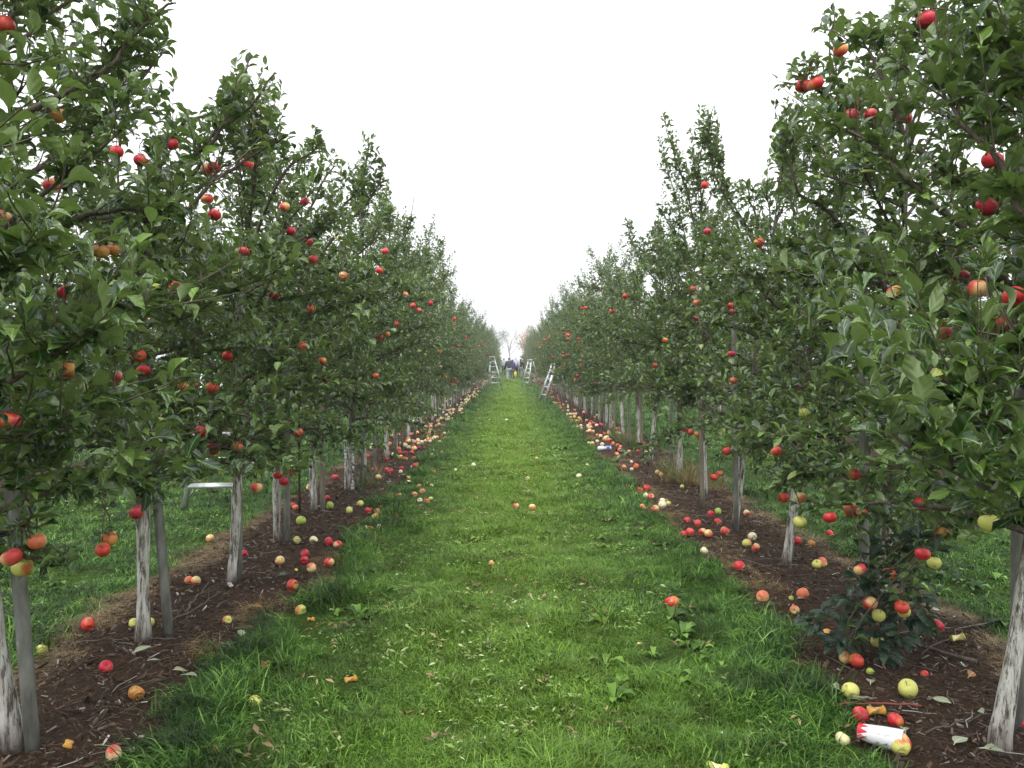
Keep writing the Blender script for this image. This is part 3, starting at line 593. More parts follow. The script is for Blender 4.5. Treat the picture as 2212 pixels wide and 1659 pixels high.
def skeleton(seed, H=3.2, side=1, nl=27, explicit=(), width=0.88, along=0.80, low=0.72, shoots=1.0, keep=None, lx=0.0):
    """tree about its own base. side: +1 when the alley lies towards +x. Returns trunk path, limbs [(path, r0, shoots)], leaves"""
    r = np.random.default_rng(seed)
    lean = r.normal(0, 0.04, 2) + np.array([lx, 0])
    zz = np.linspace(0, H - 0.35, 12)
    tr = np.stack([lean[0] * zz + 0.02 * np.sin(zz * 2 + r.random() * 6), lean[1] * zz + 0.02 * np.sin(zz * 2.3 + r.random() * 6), zz], 1)
    def trunk_at(z): return np.array([np.interp(z, zz, tr[:, 0]), np.interp(z, zz, tr[:, 1]), z])
    limbs = []; ang = r.random() * 6.28
    for i in range(nl):
        q = (i + r.random() * 0.6) / nl; h = low - 0.05 + (H - 0.85 - low) * q ** 0.9
        ang += 2.4 + r.normal() * 0.25
        env = 1.0 if h < 1.7 else 1.0 - 0.60 * ((h - 1.7) / (H - 1.7)) ** 1.1
        ex = math.sqrt((math.cos(ang) * width) ** 2 + (math.sin(ang) * along) ** 2)
        L = ex * env * r.uniform(0.75, 1.12)
        al = r.uniform(0.15, 0.75) + 0.25 * q; sag = r.uniform(0.1, 0.45) * (1.25 - q)
        d = np.array([math.cos(ang), math.sin(ang), 0]); b = trunk_at(h); t = np.linspace(0, 1, 8)[:, None]
        sidev = np.array([-d[1], d[0], 0]) * r.normal() * 0.12
        P = b + d * L * t + np.array([0, 0, 1]) * (L * math.tan(al) * t * 0.75 - sag * t ** 2) + sidev * t ** 2 + r.normal(0, 0.012, (8, 3)) * t
        P[:, 2] = np.maximum(P[:, 2], low - 0.1)
        limbs.append([P, 0.016 * (1 - 0.45 * q) * (0.7 + 0.4 * L), True])
    # leaders: upright shoots at the top
    for i in range(6):
        a = r.random() * 6.28; b = trunk_at(H - 1.1 + 0.15 * i); Lt = r.uniform(0.5, 1.15)
        d = np.array([math.cos(a) * 0.35, math.sin(a) * 0.35, 1]); t = np.linspace(0, 1, 7)[:, None]
        limbs.append([b + d * Lt * t + np.array([math.cos(a), math.sin(a), 0]) * 0.15 * t ** 2, 0.008, True])
    for W, r0, sh in explicit:
        P = smooth_path([trunk_at(max(0.3, W[0])) if not hasattr(W[0], '__len__') else W[0]] + list(W[1:]), 12)
        P[1:-1] += r.normal(0, 0.01, (10, 3)); limbs.append([P, r0, sh])
    out = []; LB = []; LF = []; LU = []; LL = []
    def put(b, f, L): LB.append(b); LF.append(f); LL.append(L)
    for P, r0, sh in limbs:
        ln = path_len(P); T = np.gradient(P, axis=0); T /= np.linalg.norm(T, axis=1)[:, None]
        shs = []
        ns = int(ln / 0.075 * shoots * (1 if sh is True else sh)) + 1
        for k in range(ns):
            t = r.uniform(0.22, 1.0) if k else 1.0
            j = t * (len(P) - 1); i0 = min(int(j), len(P) - 2); b = P[i0] + (P[i0 + 1] - P[i0]) * (j - i0); tg = T[i0]
            a = r.random() * 6.28; lat = np.array([math.cos(a), math.sin(a), 0])
            up = r.random(); droop = b[2] < 1.0
            if k == 0: d = tg + np.array([0, 0, 0.25])
            elif up < 0.5 and not droop: d = tg * 0.4 + np.array([0, 0, 1.0]) + lat * 0.35
            else: d = tg * 0.5 + lat * 0.9 + np.array([0, 0, 0.25 if not droop else -0.05])
            d = d / np.linalg.norm(d); l = r.uniform(0.10, 0.30) * (1.15 if up < 0.25 else 0.9)
            if droop: l = min(l, 0.2)
            tt = np.linspace(0, 1, 4)[:, None]
            S = b + d * l * tt + np.array([0, 0, 0.1 * l if not droop else -0.3 * l]) * tt ** 2 + r.normal(0, 0.006, (4, 3)) * tt
            if keep is not None and not keep(S[-1]): continue
            shs.append(S)
            nlv = max(4, int(l / 0.0245)); ph = r.random() * 6.28
            for q in range(nlv + 3):
                u = 0.12 + 0.88 * min(1.0, (q + r.random() * 0.4) / nlv); j2 = min(u, 0.999) * 3; i2 = int(j2); bb = S[i2] + (S[i2 + 1] - S[i2]) * (j2 - i2)
                ph += 2.4 + r.normal() * 0.3; dd = S[-1] - S[0]; dd /= np.linalg.norm(dd) + 1e-9
                e1 = np.cross(dd, (0.3, 0.2, 1)); e1 /= np.linalg.norm(e1) + 1e-9; e2 = np.cross(dd, e1)
                rad = e1 * math.cos(ph) + e2 * math.sin(ph)
                put(bb, rad * 0.85 + dd * (0.35 + 0.7 * u) + np.array([0, 0, 0.05]) + r.normal(0, 0.12, 3), r.uniform(0.072, 0.118) * (1.0 if u < 0.85 else 0.7))
        # leaf rosettes on spurs
        nr = int(ln / 0.053)
        for k in range(nr):
            t = r.uniform(0.15, 1.0); j = t * (len(P) - 1); i0 = min(int(j), len(P) - 2); b = P[i0] + (P[i0 + 1] - P[i0]) * (j - i0) + r.normal(0, 0.012, 3)
            ph = r.random() * 6.28
            if keep is not None and not keep(b + np.array([0, 0, 0.05])): continue
            if b[2] > 2.3 and r.random() < 0.5: continue
            for q in range(r.integers(4, 7)):
                ph += 6.28 / 5 + r.normal() * 0.3
                put(b, np.array([math.cos(ph), math.sin(ph), r.uniform(-0.1, 0.8)]) + r.normal(0, 0.15, 3), r.uniform(0.06, 0.108))
        out.append((P, r0, shs))
    B = np.array(LB); Fv = np.array(LF); L = np.array(LL)
    U = np.array([0, 0, 1.0]) + r.normal(0, 0.42, B.shape)
    f, s, u = frames(Fv, U)
    return tr, out, (B, f, s, u, L)

def sil(px, py):
    """crown outline against the sky, read off the photograph"""
    return np.interp(px, SX, SY)
SX, SY = zip(*[(-400, -400), (385, -40), (392, 40), (372, 165), (396, 235), (440, 225), (480, 165), (505, 118), (520, 98), (580, 100), (622, 200), (625, 290), (660, 285), (685, 262), (712, 290), (730, 345), (772, 350), (780, 276), (812, 280), (834, 345),
      (850, 445), (876, 465), (880, 410), (905, 412), (912, 505), (945, 492), (968, 500), (976, 580), (1000, 605), (1045, 650), (1065, 700), (1085, 745), (1120, 745), (1150, 700), (1200, 640), (1230, 600), (1265, 565), (1300, 565), (1335, 555), (1340, 462), (1365, 466), (1382, 505),
      (1412, 480), (1419, 232), (1446, 236), (1472, 305), (1505, 225), (1552, 222), (1566, 325), (1580, 378), (1640, 392), (1662, 330), (1664, 165), (1690, 125), (1752, 45), (1790, -5), (1850, 20), (1900, 30), (1960, -40), (2600, -400)])
SX = np.array(SX, float); SY = np.array(SY, float); SX = np.maximum.accumulate(SX)

BX = np.array([-300, 0, 100, 160, 340, 350, 480, 560, 700, 850, 900, 1106, 1380, 1480, 1600, 1690, 1900, 1980, 2100, 2212, 2500], float)
BY = np.array([1240, 1230, 1235, 1190, 1165, 1045, 1010, 1040, 985, 960, 1659, 1659, 1659, 980, 1020, 1090, 1130, 1150, 1150, 1130, 1130], float)
# positions of the trunks
LEFT = [(-2.0, 1.85), (-1.95, 3.05), (-1.98, 4.24), (-1.92, 5.31), (-1.95, 6.57), (-1.96, 7.9), (-1.9, 9.25), (-2.02, 10.9), (-1.93, 12.15), (-2.0, 13.5), (-2.0, 15.3)]
RIGHT = [(2.0, 1.85), (1.91, 3.03), (2.12, 4.46), (2.07, 5.84), (2.05, 7.15), (2.18, 8.75), (2.13, 10.0), (2.16, 12.0), (2.22, 13.7), (2.22, 15.6)]
y = 16.7
while y < 94:
    LEFT.append((-1.98 + random.gauss(0, 0.05), y + random.gauss(0, 0.08))); RIGHT.append((2.2 + random.gauss(0, 0.05), y + 0.4 + random.gauss(0, 0.08))); y += 1.36
HEIGHT_L = [3.3, 3.2, 2.85, 3.0, 3.3, 3.2, 3.3, 3.2, 3.3, 3.2, 3.2]; HEIGHT_R = [3.3, 3.4, 3.4, 3.0, 3.5, 3.6, 3.2, 3.0, 3.1, 3.1]

# fruit seen hanging in the near crowns: (x, y, colour) with the distance each seems to hang at
HANG = [(12, 55, 3.0, 'orange'), (122, 247, 3.3, 'red'), (113, 400, 3.4, 'red'), (4, 470, 3.2, 'red'), (252, 328, 4.0, 'red'), (303, 347, 4.1, 'red'), (372, 312, 4.2, 'red'), (463, 362, 4.3, 'red'), (447, 366, 4.35, 'red'), (534, 355, 4.6, 'red'),
 (447, 430, 4.6, 'red'), (463, 464, 4.6, 'red'), (615, 447, 5.0, 'pink'), (658, 436, 5.3, 'red'), (665, 521, 5.5, 'red'), (677, 560, 5.6, 'red'), (740, 596, 5.6, 'red'), (527, 543, 4.8, 'red'), (218, 543, 3.5, 'orange'), (245, 540, 3.6, 'orange'), (140, 632, 3.4, 'red'),
 (378, 622, 4.2, 'red'), (592, 638, 5.3, 'red'), (672, 668, 5.8, 'red'), (628, 500, 5.3, 'red'), (820, 585, 7.4, 'red'), (832, 543, 7.3, 'red'), (652, 748, 5.4, 'red'), (697, 780, 6.0, 'orange'), (250, 815, 3.5, 'twotone'), (150, 800, 3.0, 'orange'), (310, 800, 3.9, 'red'), (492, 770, 4.8, 'red'),
 (395, 838, 4.2, 'orange'), (458, 838, 4.6, 'orange'), (432, 932, 4.3, 'red'), (460, 970, 4.4, 'red'), (512, 966, 4.6, 'red'), (645, 935, 5.6, 'red'), (625, 1020, 5.9, 'orange'), (613, 1040, 5.8, 'red'), (600, 1027, 5.9, 'red'), (555, 1053, 5.0, 'red'), (295, 1107, 3.75, 'red'),
 (237, 1165, 3.7, 'orange'), (222, 1188, 3.65, 'orange'), (25, 1204, 2.75, 'pink'), (80, 1170, 2.8, 'peach'), (48, 1226, 2.85, 'yellow'), (835, 722, 8.2, 'orange'), (820, 728, 8.1, 'orange'), (22, 910, 2.6, 'red'), (892, 660, 10.0, 'red'), (905, 670, 10.5, 'red'), (875, 636, 9.6, 'red'), (300, 768, 3.8, 'orange'), (930, 655, 12, 'red'), (700, 820, 6.4, 'red'), (812, 812, 7.6, 'orange'), (856, 700, 8.6, 'red'),
 (2003, 43, 2.9, 'red'), (1816, 108, 4.0, 'red'), (1765, 180, 4.1, 'red'), (1748, 184, 4.15, 'red'), (1730, 187, 4.2, 'red'), (1840, 250, 4.0, 'red'), (1880, 248, 4.0, 'red'), (1955, 255, 3.9, 'red'), (2143, 347, 2.9, 'red'), (2130, 447, 2.9, 'red'), (2076, 600, 3.2, 'red'), (2112, 623, 2.8, 'pink'), (2190, 640, 2.6, 'red'),
 (1931, 630, 3.9, 'orange'), (2038, 722, 3.3, 'red'), (2162, 700, 3.0, 'orange'), (1640, 525, 5.4, 'red'), (1528, 500, 6.6, 'crimson'), (1523, 400, 6.9, 'red'), (1497, 625, 7.8, 'red'), (1580, 675, 6.4, 'red'), (1578, 660, 6.5, 'red'), (1505, 687, 7.4, 'red'), (1437, 735, 8.3, 'red'), (1322, 672, 10.5, 'red'), (1350, 640, 10.2, 'red'),
 (1580, 765, 6.6, 'red'), (1505, 655, 7.5, 'red'), (1677, 975, 5.0, 'orange'), (1570, 975, 6.6, 'red'), (1555, 1023, 7.0, 'red'), (1543, 1031, 7.0, 'red'), (1480, 928, 8.2, 'red'), (1491, 934, 8.2, 'red'), (1506, 938, 8.2, 'red'), (1512, 946, 8.2, 'red'), (1585, 822, 6.6, 'red'), (1793, 1118, 3.9, 'red'), (1729, 1075, 4.4, 'peach'), (1728, 1128, 4.3, 'yellow'),
 (1693, 1075, 5.0, 'orange'), (1862, 1107, 4.2, 'orange'), (1838, 1103, 4.3, 'orange'), (1990, 1090, 4.0, 'red'), (2037, 1152, 3.9, 'orange'), (1993, 1197, 3.6, 'red'), (2018, 1216, 3.65, 'yellow'), (1858, 1230, 3.9, 'red'), (1921, 1238, 3.95, 'red'), (1880, 1303, 3.9, 'red'), (1953, 1322, 3.85, 'yellow'), (1948, 1312, 3.8, 'orange'), (1898, 1330, 3.95, 'yellow'),
 (1850, 1427, 3.85, 'orange'), (1826, 1420, 3.9, 'peach'), (1845, 1025, 4.3, 'orange'), (1895, 1385, 4.05, 'yellow'), (1415, 790, 9, 'red'), (1737, 893, 4.6, 'yellow'), (2136, 1130, 2.9, 'yellow')]
HP = np.array([at_d(a, b, d) for a, b, d, c in HANG])
HD = HP - CAMP; HN = np.linalg.norm(HD, axis=1)
def clear_fruit(P, r):
    """leaves that would bury a fruit which shows in the photograph are not grown"""
    d = P - CAMP; keep = np.ones(len(P), bool)
    for i in range(len(HP)):
        u = HD[i] / HN[i]; t = d @ u; perp = np.linalg.norm(d - t[:, None] * u, axis=1)
        keep &= ~((t > 0.3) & (t < HN[i] + 0.02) & (perp < 0.038) & (r.random(len(P)) < 0.82))
    return keep

def wpt(x, y, *pts):      # photograph points with a distance -> coordinates about the tree's base
    return [at_d(*p) - np.array([x, y, 0]) for p in pts]
def EX(tree):
    s, i = tree; x, y = (LEFT if s == 'L' else RIGHT)[i]
    w = lambda z, r0, *p, sh=True: ([z] + wpt(x, y, *p), r0, sh)
    E = {('L', 0): [w(1.2, .014, (-60, 880, 1.95), (120, 800, 1.9), (200, 740, 1.9)), w(1.0, .012, (-80, 1010, 2.1), (110, 960, 2.1), (260, 900, 2.15)), w(0.95, .012, (-60, 1060, 2.2), (140, 1070, 2.3), (330, 1050, 2.4)), w(1.6, .014, (-100, 640, 1.9), (20, 600, 1.9), (90, 560, 1.9))],
     ('L', 1): [w(2.3, .014, (200, 180, 3.0), (300, 90, 3.0), (375, 20, 3.0)), w(2.0, .014, (150, 330, 3.1), (260, 220, 3.1), (350, 130, 3.1)), w(1.8, .016, (180, 480, 3.0), (330, 470, 3.0), (470, 400, 3.1)), w(2.5, .012, (100, 60, 3), (180, -60, 3)), w(2.5, .012, (20, 60, 3), (60, -60, 3)),
                w(1.0, .013, (120, 900, 2.8), (260, 1010, 2.9), (320, 1090, 3.0)), w(0.95, .013, (30, 1000, 2.7), (60, 1140, 2.75)), w(1.3, .014, (200, 700, 2.7), (330, 680, 2.7)), w(2.2, .013, (250, 140, 3.2), (300, 10, 3.2))],
     ('L', 2): [w(1.9, .016, (380, 440, 4.1), (480, 290, 4.0), (540, 130, 4.0)), w(2.0, .014, (430, 350, 4.1), (540, 240, 4.0), (595, 170, 4.0)), w(1.9, .014, (450, 420, 4.1), (580, 330, 4.1), (640, 300, 4.1)), w(2.2, .014, (380, 300, 4.2), (450, 260, 4.2), (495, 215, 4.2)), w(1.0, .012, (380, 900, 4), (440, 1020, 4.0)), w(1.5, .014, (430, 680, 4.0), (560, 620, 3.9))],
     ('L', 3): [w(2.1, .014, (600, 400, 5.1), (680, 340, 5.1), (702, 278, 5.1)), w(1.7, .014, (620, 560, 5.1), (710, 500, 5.0)), w(1.2, .012, (600, 800, 5.1), (700, 830, 5.0)), w(2.2, .013, (560, 330, 5.3), (600, 290, 5.3))],
     ('L', 4): [w(2.2, .014, (720, 480, 6.4), (780, 400, 6.4), (795, 290, 6.4)), w(2.0, .013, (740, 500, 6.4), (815, 420, 6.4), (826, 350, 6.4)), w(1.6, .013, (740, 640, 6.3), (800, 600, 6.3)), w(1.1, .012, (720, 850, 6.3), (790, 900, 6.3)), w(2.3, .012, (700, 400, 6.5), (735, 360, 6.5))],
     ('L', 5): [w(2.1, .013, (770, 560, 7.8), (830, 500, 7.8), (845, 455, 7.8)), w(1.7, .013, (800, 660, 7.8), (868, 620, 7.8)), w(1.2, .012, (800, 820, 7.8), (860, 870, 7.8))],
     ('L', 6): [w(2.2, .012, (840, 560, 9.1), (885, 500, 9.1), (892, 422, 9.1)), w(1.9, .012, (840, 600, 9.1), (905, 580, 9.1))],
     ('L', 7): [w(2.0, .012, (880, 620, 10.7), (930, 590, 10.7))], ('L', 8): [w(2.2, .012, (900, 600, 12), (950, 560, 12), (962, 506, 12))], ('L', 9): [w(2.2, .012, (930, 640, 13.3), (975, 590, 13.3))],
     ('R', 0): [([np.array([0, 0, 0.98])] + wpt(x, y, (2330, 1180, 1.8), (2180, 1080, 1.72), (2010, 990, 1.68), (1890, 905, 1.66)), .017, 0.8), w(1.2, .012, (2300, 1000, 1.9), (2130, 930, 1.85), (2060, 860, 1.85)), w(0.95, .012, (2330, 1200, 2.0), (2180, 1130, 2.0), (2050, 1060, 2.1)), w(1.6, .014, (2300, 560, 1.9), (2160, 380, 1.9), (2040, 240, 1.95)), w(1.9, .012, (2300, 300, 1.9), (2200, 120, 1.9), (2120, 20, 1.9)), w(1.5, .012, (2300, 800, 1.9), (2190, 760, 1.9))],
     ('R', 1): [w(1.5, .017, (2130, 570, 2.9), (2000, 440, 2.85), (1880, 330, 2.85), (1800, 290, 2.9)), w(2.2, .014, (2080, 250, 3), (2000, 100, 3), (1990, 10, 3)), w(2.3, .013, (2180, 200, 3), (2190, 20, 3)), w(1.3, .014, (2050, 700, 2.9), (1900, 690, 2.9)), w(1.2, .013, (2050, 850, 2.9), (1880, 800, 2.9)), w(2.0, .012, (2030, 380, 3.0), (1900, 190, 3.0), (1870, 90, 3.0)), w(0.95, .012, (2080, 1030, 2.8), (1970, 1040, 2.8))],
     ('R', 2): [w(2.2, .014, (1860, 330, 4.3), (1790, 220, 4.2), (1690, 190, 4.2)), w(2.4, .014, (1860, 300, 4.3), (1800, 160, 4.3), (1800, 20, 4.3)), w(1.8, .014, (1800, 480, 4.3), (1720, 420, 4.2), (1690, 310, 4.2)), w(1.5, .014, (1780, 620, 4.2), (1680, 600, 4.2)), w(1.1, .013, (1780, 880, 4.2), (1660, 920, 4.2)), w(2.4, .013, (1880, 200, 4.3), (1880, 60, 4.3)),
                w(0.95, .012, (1800, 1010, 4.2), (1700, 1060, 4.3)), w(0.9, .012, (1960, 1040, 4.2), (2030, 1120, 4.0), (2060, 1200, 3.8))],
     ('R', 3): [w(2.0, .013, (1650, 520, 5.6), (1620, 440, 5.6), (1603, 398, 5.6)), w(1.7, .013, (1620, 620, 5.6), (1560, 560, 5.6)), w(1.1, .012, (1640, 900, 5.6), (1570, 930, 5.6)), w(2.2, .013, (1700, 420, 5.7), (1690, 350, 5.7))],
     ('R', 4): [w(2.4, .014, (1560, 420, 7.0), (1530, 320, 7.0), (1542, 236, 7.0)), w(2.4, .013, (1570, 420, 7.0), (1555, 340, 7.0)), w(1.8, .013, (1520, 620, 7), (1470, 560, 7)), w(1.2, .012, (1520, 850, 7), (1470, 890, 7))],
     ('R', 5): [w(2.4, .013, (1490, 440, 8.5), (1455, 340, 8.5), (1430, 248, 8.5)), w(2.6, .013, (1510, 380, 8.6), (1520, 290, 8.6)), w(1.8, .013, (1450, 620, 8.5), (1400, 590, 8.5)), w(1.2, .012, (1440, 820, 8.5), (1390, 850, 8.5))],
     ('R', 6): [w(2.2, .012, (1410, 600, 9.8), (1370, 540, 9.8), (1352, 474, 9.8)), w(2.3, .012, (1430, 560, 9.9), (1408, 492, 9.9)), w(1.6, .012, (1400, 720, 9.8), (1340, 720, 9.8))],
     ('R', 7): [w(2.0, .012, (1360, 640, 11.8), (1310, 600, 11.8), (1287, 575, 11.8)), w(1.5, .012, (1340, 740, 11.8), (1280, 760, 11.8))], ('R', 8): [w(2.0, .012, (1310, 640, 13.5), (1250, 620, 13.5))]}
    return E.get(tree, [])

def trunk_geo(tr, r0, seed, k=12):
    G = Geo(); z = tr[:, 2]; fine = np.linspace(0, len(tr) - 1, 40)
    P = np.stack([np.interp(fine, np.arange(len(tr)), tr[:, c]) for c in range(3)], 1)
    zz = P[:, 2]; R = r0 * (1 - 0.75 * zz / zz.max()) + r0 * 0.22 * np.exp(-np.maximum(zz, 0) / 0.03) + r0 * 0.12 * np.sin(zz * 9 + seed)
    P[0, 2] = -0.08
    G.tube(P, np.maximum(R, 0.006), k, jitter=0.16)
    return G
ORD = ['nearest', 'first', 'second', 'third', 'fourth', 'fifth', 'sixth', 'seventh', 'eighth', 'ninth', 'tenth', 'eleventh', 'twelfth', 'thirteenth', 'fourteenth', 'fifteenth']
LOOK_L = {0: 'apple tree just outside the frame whose low leafy branches reach in beside the alley, left row', 1: 'nearest whitewashed apple tree in the left row, thick peeling trunk at the picture edge',
          2: 'apple tree with wire-tied white trunk, third stake behind the big trunk', }
APPLE = {}
def apple_mesh(kind, shape, bite=0):
    key = (kind, shape, bite)
    if key in APPLE: return APPLE[key]
    r = np.random.default_rng(500 + shape * 13 + bite * 7 + len(kind)); nu, nv = (28, 20)
    th = np.linspace(0, math.pi, nv + 1)[1:-1]; ph = np.arange(nu) * 2 * math.pi / nu
    a, b = 0.040, (0.036, 0.033, 0.038)[shape]
    TH, PH = np.meshgrid(th, ph, indexing='ij')
    rr = a * np.sin(TH) ** 0.85 * (1 + 0.07 * np.cos(TH)); zz = b * np.cos(TH)
    zz = zz - 0.014 * np.exp(-(rr / 0.012) ** 2) * (TH < 1.57) + 0.009 * np.exp(-(rr / 0.010) ** 2) * (TH > 1.57)
    lob = 1 + 0.03 * np.cos(5 * PH) * (TH > 2.0) + 0.03 * np.sin(2 * PH + shape)
    V = np.stack([rr * np.cos(PH) * lob, rr * np.sin(PH) * lob, zz], -1).reshape(-1, 3)
    V = np.vstack([V, [0, 0, b - 0.0145], [0, 0, -b + 0.010]]); n0 = len(V) - 2
    Fc = []
    for i in range(len(th) - 1):
        for j in range(nu): Fc.append((i * nu + j, (i + 1) * nu + j, (i + 1) * nu + (j + 1) % nu, i * nu + (j + 1) % nu))
    for j in range(nu):
        Fc.append((n0, j, (j + 1) % nu)); q = (len(th) - 1) * nu; Fc.append((n0 + 1, q + (j + 1) % nu, q + j))
    inb = np.zeros(len(V), bool)
    for k in range(bite):
        an = k * 2.3 + 0.5; c = np.array([math.cos(an) * 0.044, math.sin(an) * 0.044, 0.010 * (k - 0.5)]); R = 0.024 + 0.005 * r.random()
        d = np.linalg.norm(V - c, axis=1); w = d < R
        V[w] = c + (V[w] - c) / d[w][:, None] * R * (1 + 0.06 * r.normal(size=(w.sum(), 1))); 
        # keep only the inward half of the scoop
        inb |= w
        back = w & (np.linalg.norm(V, axis=1) > 0.046); V[back] *= (0.03 / np.linalg.norm(V[back], axis=1))[:, None] if back.any() else 1
    mi = np.array([1 if inb[list(f)].sum() > 1 else 0 for f in Fc])
    me = np_mesh('apple', V, np.concatenate([np.array(f) for f in Fc]), np.array([len(f) for f in Fc]), True, [FRUIT[kind], M['rotflesh' if kind in ('rotten', 'orange') else 'flesh']], None, None, mi)
    APPLE[key] = me; return me
G = Geo(); G.tube([(0, 0, 0.020), (0.001, 0.001, 0.034), (0.005, 0.002, 0.048)], [0.0013, 0.0012, 0.0018], 5); STEM = G.mesh('stem', [M['stem']], True)
def lo_apple(kind):
    key = ('lo', kind)
    if key not in APPLE:
        th = np.linspace(0, math.pi, 8)[1:-1]; nu = 10; V = [(0, 0, .028)]
        for a in th:
            for j in range(nu): V.append((0.040 * math.sin(a) * math.cos(j * 2 * math.pi / nu), 0.040 * math.sin(a) * math.sin(j * 2 * math.pi / nu), 0.036 * math.cos(a)))
        V.append((0, 0, -.032)); Fc = [(0, 1 + j, 1 + (j + 1) % nu) for j in range(nu)]
        for i in range(5):
            for j in range(nu): Fc.append((1 + i * nu + j, 1 + (i + 1) * nu + j, 1 + (i + 1) * nu + (j + 1) % nu, 1 + i * nu + (j + 1) % nu))
        e = len(V) - 1; Fc += [(e, e - nu + (j + 1) % nu, e - nu + j) for j in range(nu)]
        APPLE[key] = np_mesh('apple', np.array(V, float), np.concatenate([np.array(f) for f in Fc]), np.array([len(f) for f in Fc]), True, [FRUIT[kind]])
    return APPLE[key]

def near_tree(s, i, hi):
    x, y = (LEFT if s == 'L' else RIGHT)[i]; H = (HEIGHT_L if s == 'L' else HEIGHT_R)[i]; side = 1 if s == 'L' else -1
    r = np.random.default_rng(1000 + i + (500 if s == 'R' else 0)); base = np.array([x, y, float(top(x, y))])
    def keep(P):
        a, b = proj(P + base); return b > sil(a, b) + 6
    tr, limbs, (B, f, sv, u, L) = skeleton(1000 + i * 7 + (500 if s == 'R' else 0), H, side, 28 if y > 2.5 else 20, EX((s, i)), keep=keep, lx={('R', 1): 0.11, ('L', 1): -0.03}.get((s, i), 0.04 if s == 'R' else 0.0), low=0.9 if i == 0 else (0.98 if s == 'R' and i >= 5 else 0.76))
    C = B + f * L[:, None] * 0.5 + base; a, b = proj(C); tip = B + f * L[:, None] + base; a2, b2 = proj(tip)
    k = (b > sil(a, b)) & (b2 > sil(a2, b2) - 8) & clear_fruit(C, r) & (np.linalg.norm(C - CAMP, axis=1) > 1.5)
    # the photograph shows the lane itself clear of leaves
    k &= ~((C[:, 1] < 3.2) & (np.abs(a - CX) < 640))
    # the crowns end at about knee height over the soil, as in the photograph
    if i <= 6: k &= (b < np.interp(a, BX, BY) + 12) & (b2 < np.interp(a2, BX, BY) + 25)
    B, f, sv, u, L = B[k], f[k], sv[k], u[k], L[k]; C = C[k]
    nl_ = []
    for P, r0, shs in limbs:
        a_, b_ = proj(P + base); bad = np.where(b_ < sil(a_, b_) + 2)[0]; bad = bad[bad > 0]
        if len(bad):
            if bad[0] < 3: continue
            P = P[:bad[0]]
        nl_.append((P, r0, [S for S in shs if np.min(np.linalg.norm(P - S[0], axis=1)) < 0.12]))
    limbs = nl_
    if i <= 6:
        nl_ = []
        for P, r0, shs in limbs:
            a_, b_ = proj(P + base); bad = np.where(b_ > np.interp(a_, BX, BY) - 5)[0]; bad = bad[bad > 0]
            if len(bad):
                if bad[0] < 3: continue
                P = P[:bad[0]]
            nl_.append((P, r0, [S for S in shs if (lambda q: q[1] < np.interp(q[0], BX, BY))(proj(S[-1] + base)) and np.min(np.linalg.norm(P - S[0], axis=1)) < 0.12]))
        limbs = nl_
    t = empty('apple_tree', tuple(base))
    row = 'left' if s == 'L' else 'right'
    if i == 0: lab = f'apple tree beside the camera whose leafy limbs reach into the {row} edge'
    elif i < len(ORD): lab = f'whitewashed apple tree with red fruit, {ORD[i]} trunk from the front in the {row} row'
    tag(t, lab, 'apple tree', f'apple trees of the {row} row')
    G = trunk_geo(tr, 0.034 + 0.006 * r.random() + (0.004 if (s, i) == ('L', 1) else 0), i); G.obj('trunk', M['trunk'], t, True)
    for P, r0, shs in limbs:
        G = Geo(); n = len(P); G.tube(P, np.linspace(r0, 0.0035, n), 7 if hi else 4, cap=False)
        for S in shs: G.tube(S, [0.0032, 0.0026, 0.002, 0.0012], 4 if hi else 3, mi=1, cap=False)
        G.obj('branch', [M['bark'], M['twig']], t, True)
    if hi:
        a, b = proj(C); score = np.linalg.norm(C - CAMP, axis=1) + 10 * ((a < 0) | (a > 2212) | (b < 0) | (b > 1659)) + r.random(len(C)) * 0.25
        order = np.argsort(score); one = order[:300]; rest = order[300:]
        tid = r.integers(0, 12, len(B))
        for q in one:
            o = bpy.data.objects.new('leaf', leaf_mesh(int(tid[q]), 'leaf')); COL.objects.link(o); o.parent = t
            Mx = np.eye(4); Mx[:3, 0] = f[q] * L[q]; Mx[:3, 1] = sv[q] * L[q]; Mx[:3, 2] = u[q] * L[q]; Mx[:3, 3] = B[q]
            o.matrix_basis = Matrix(Mx.tolist())
        me = leaves_to_mesh('foliage', B[rest], f[rest], sv[rest], u[rest], L[rest], tid[rest], HI, 'leaf', r)
    else:
        me = leaves_to_mesh('foliage', B, f, sv, u, L, r.integers(0, 6, len(B)), LO, 'leaf', r)
    tag(link(bpy.data.objects.new('foliage', me), t), kind='stuff')
    return t, limbs, len(B)

TREES = {}
tot = 0
for s, rowlist in (('L', LEFT), ('R', RIGHT)):
    for i in range(10):
        t, limbs, n = near_tree(s, i, i < 6); TREES[(s, i)] = (t, limbs); tot += n
print('near leaves', tot)

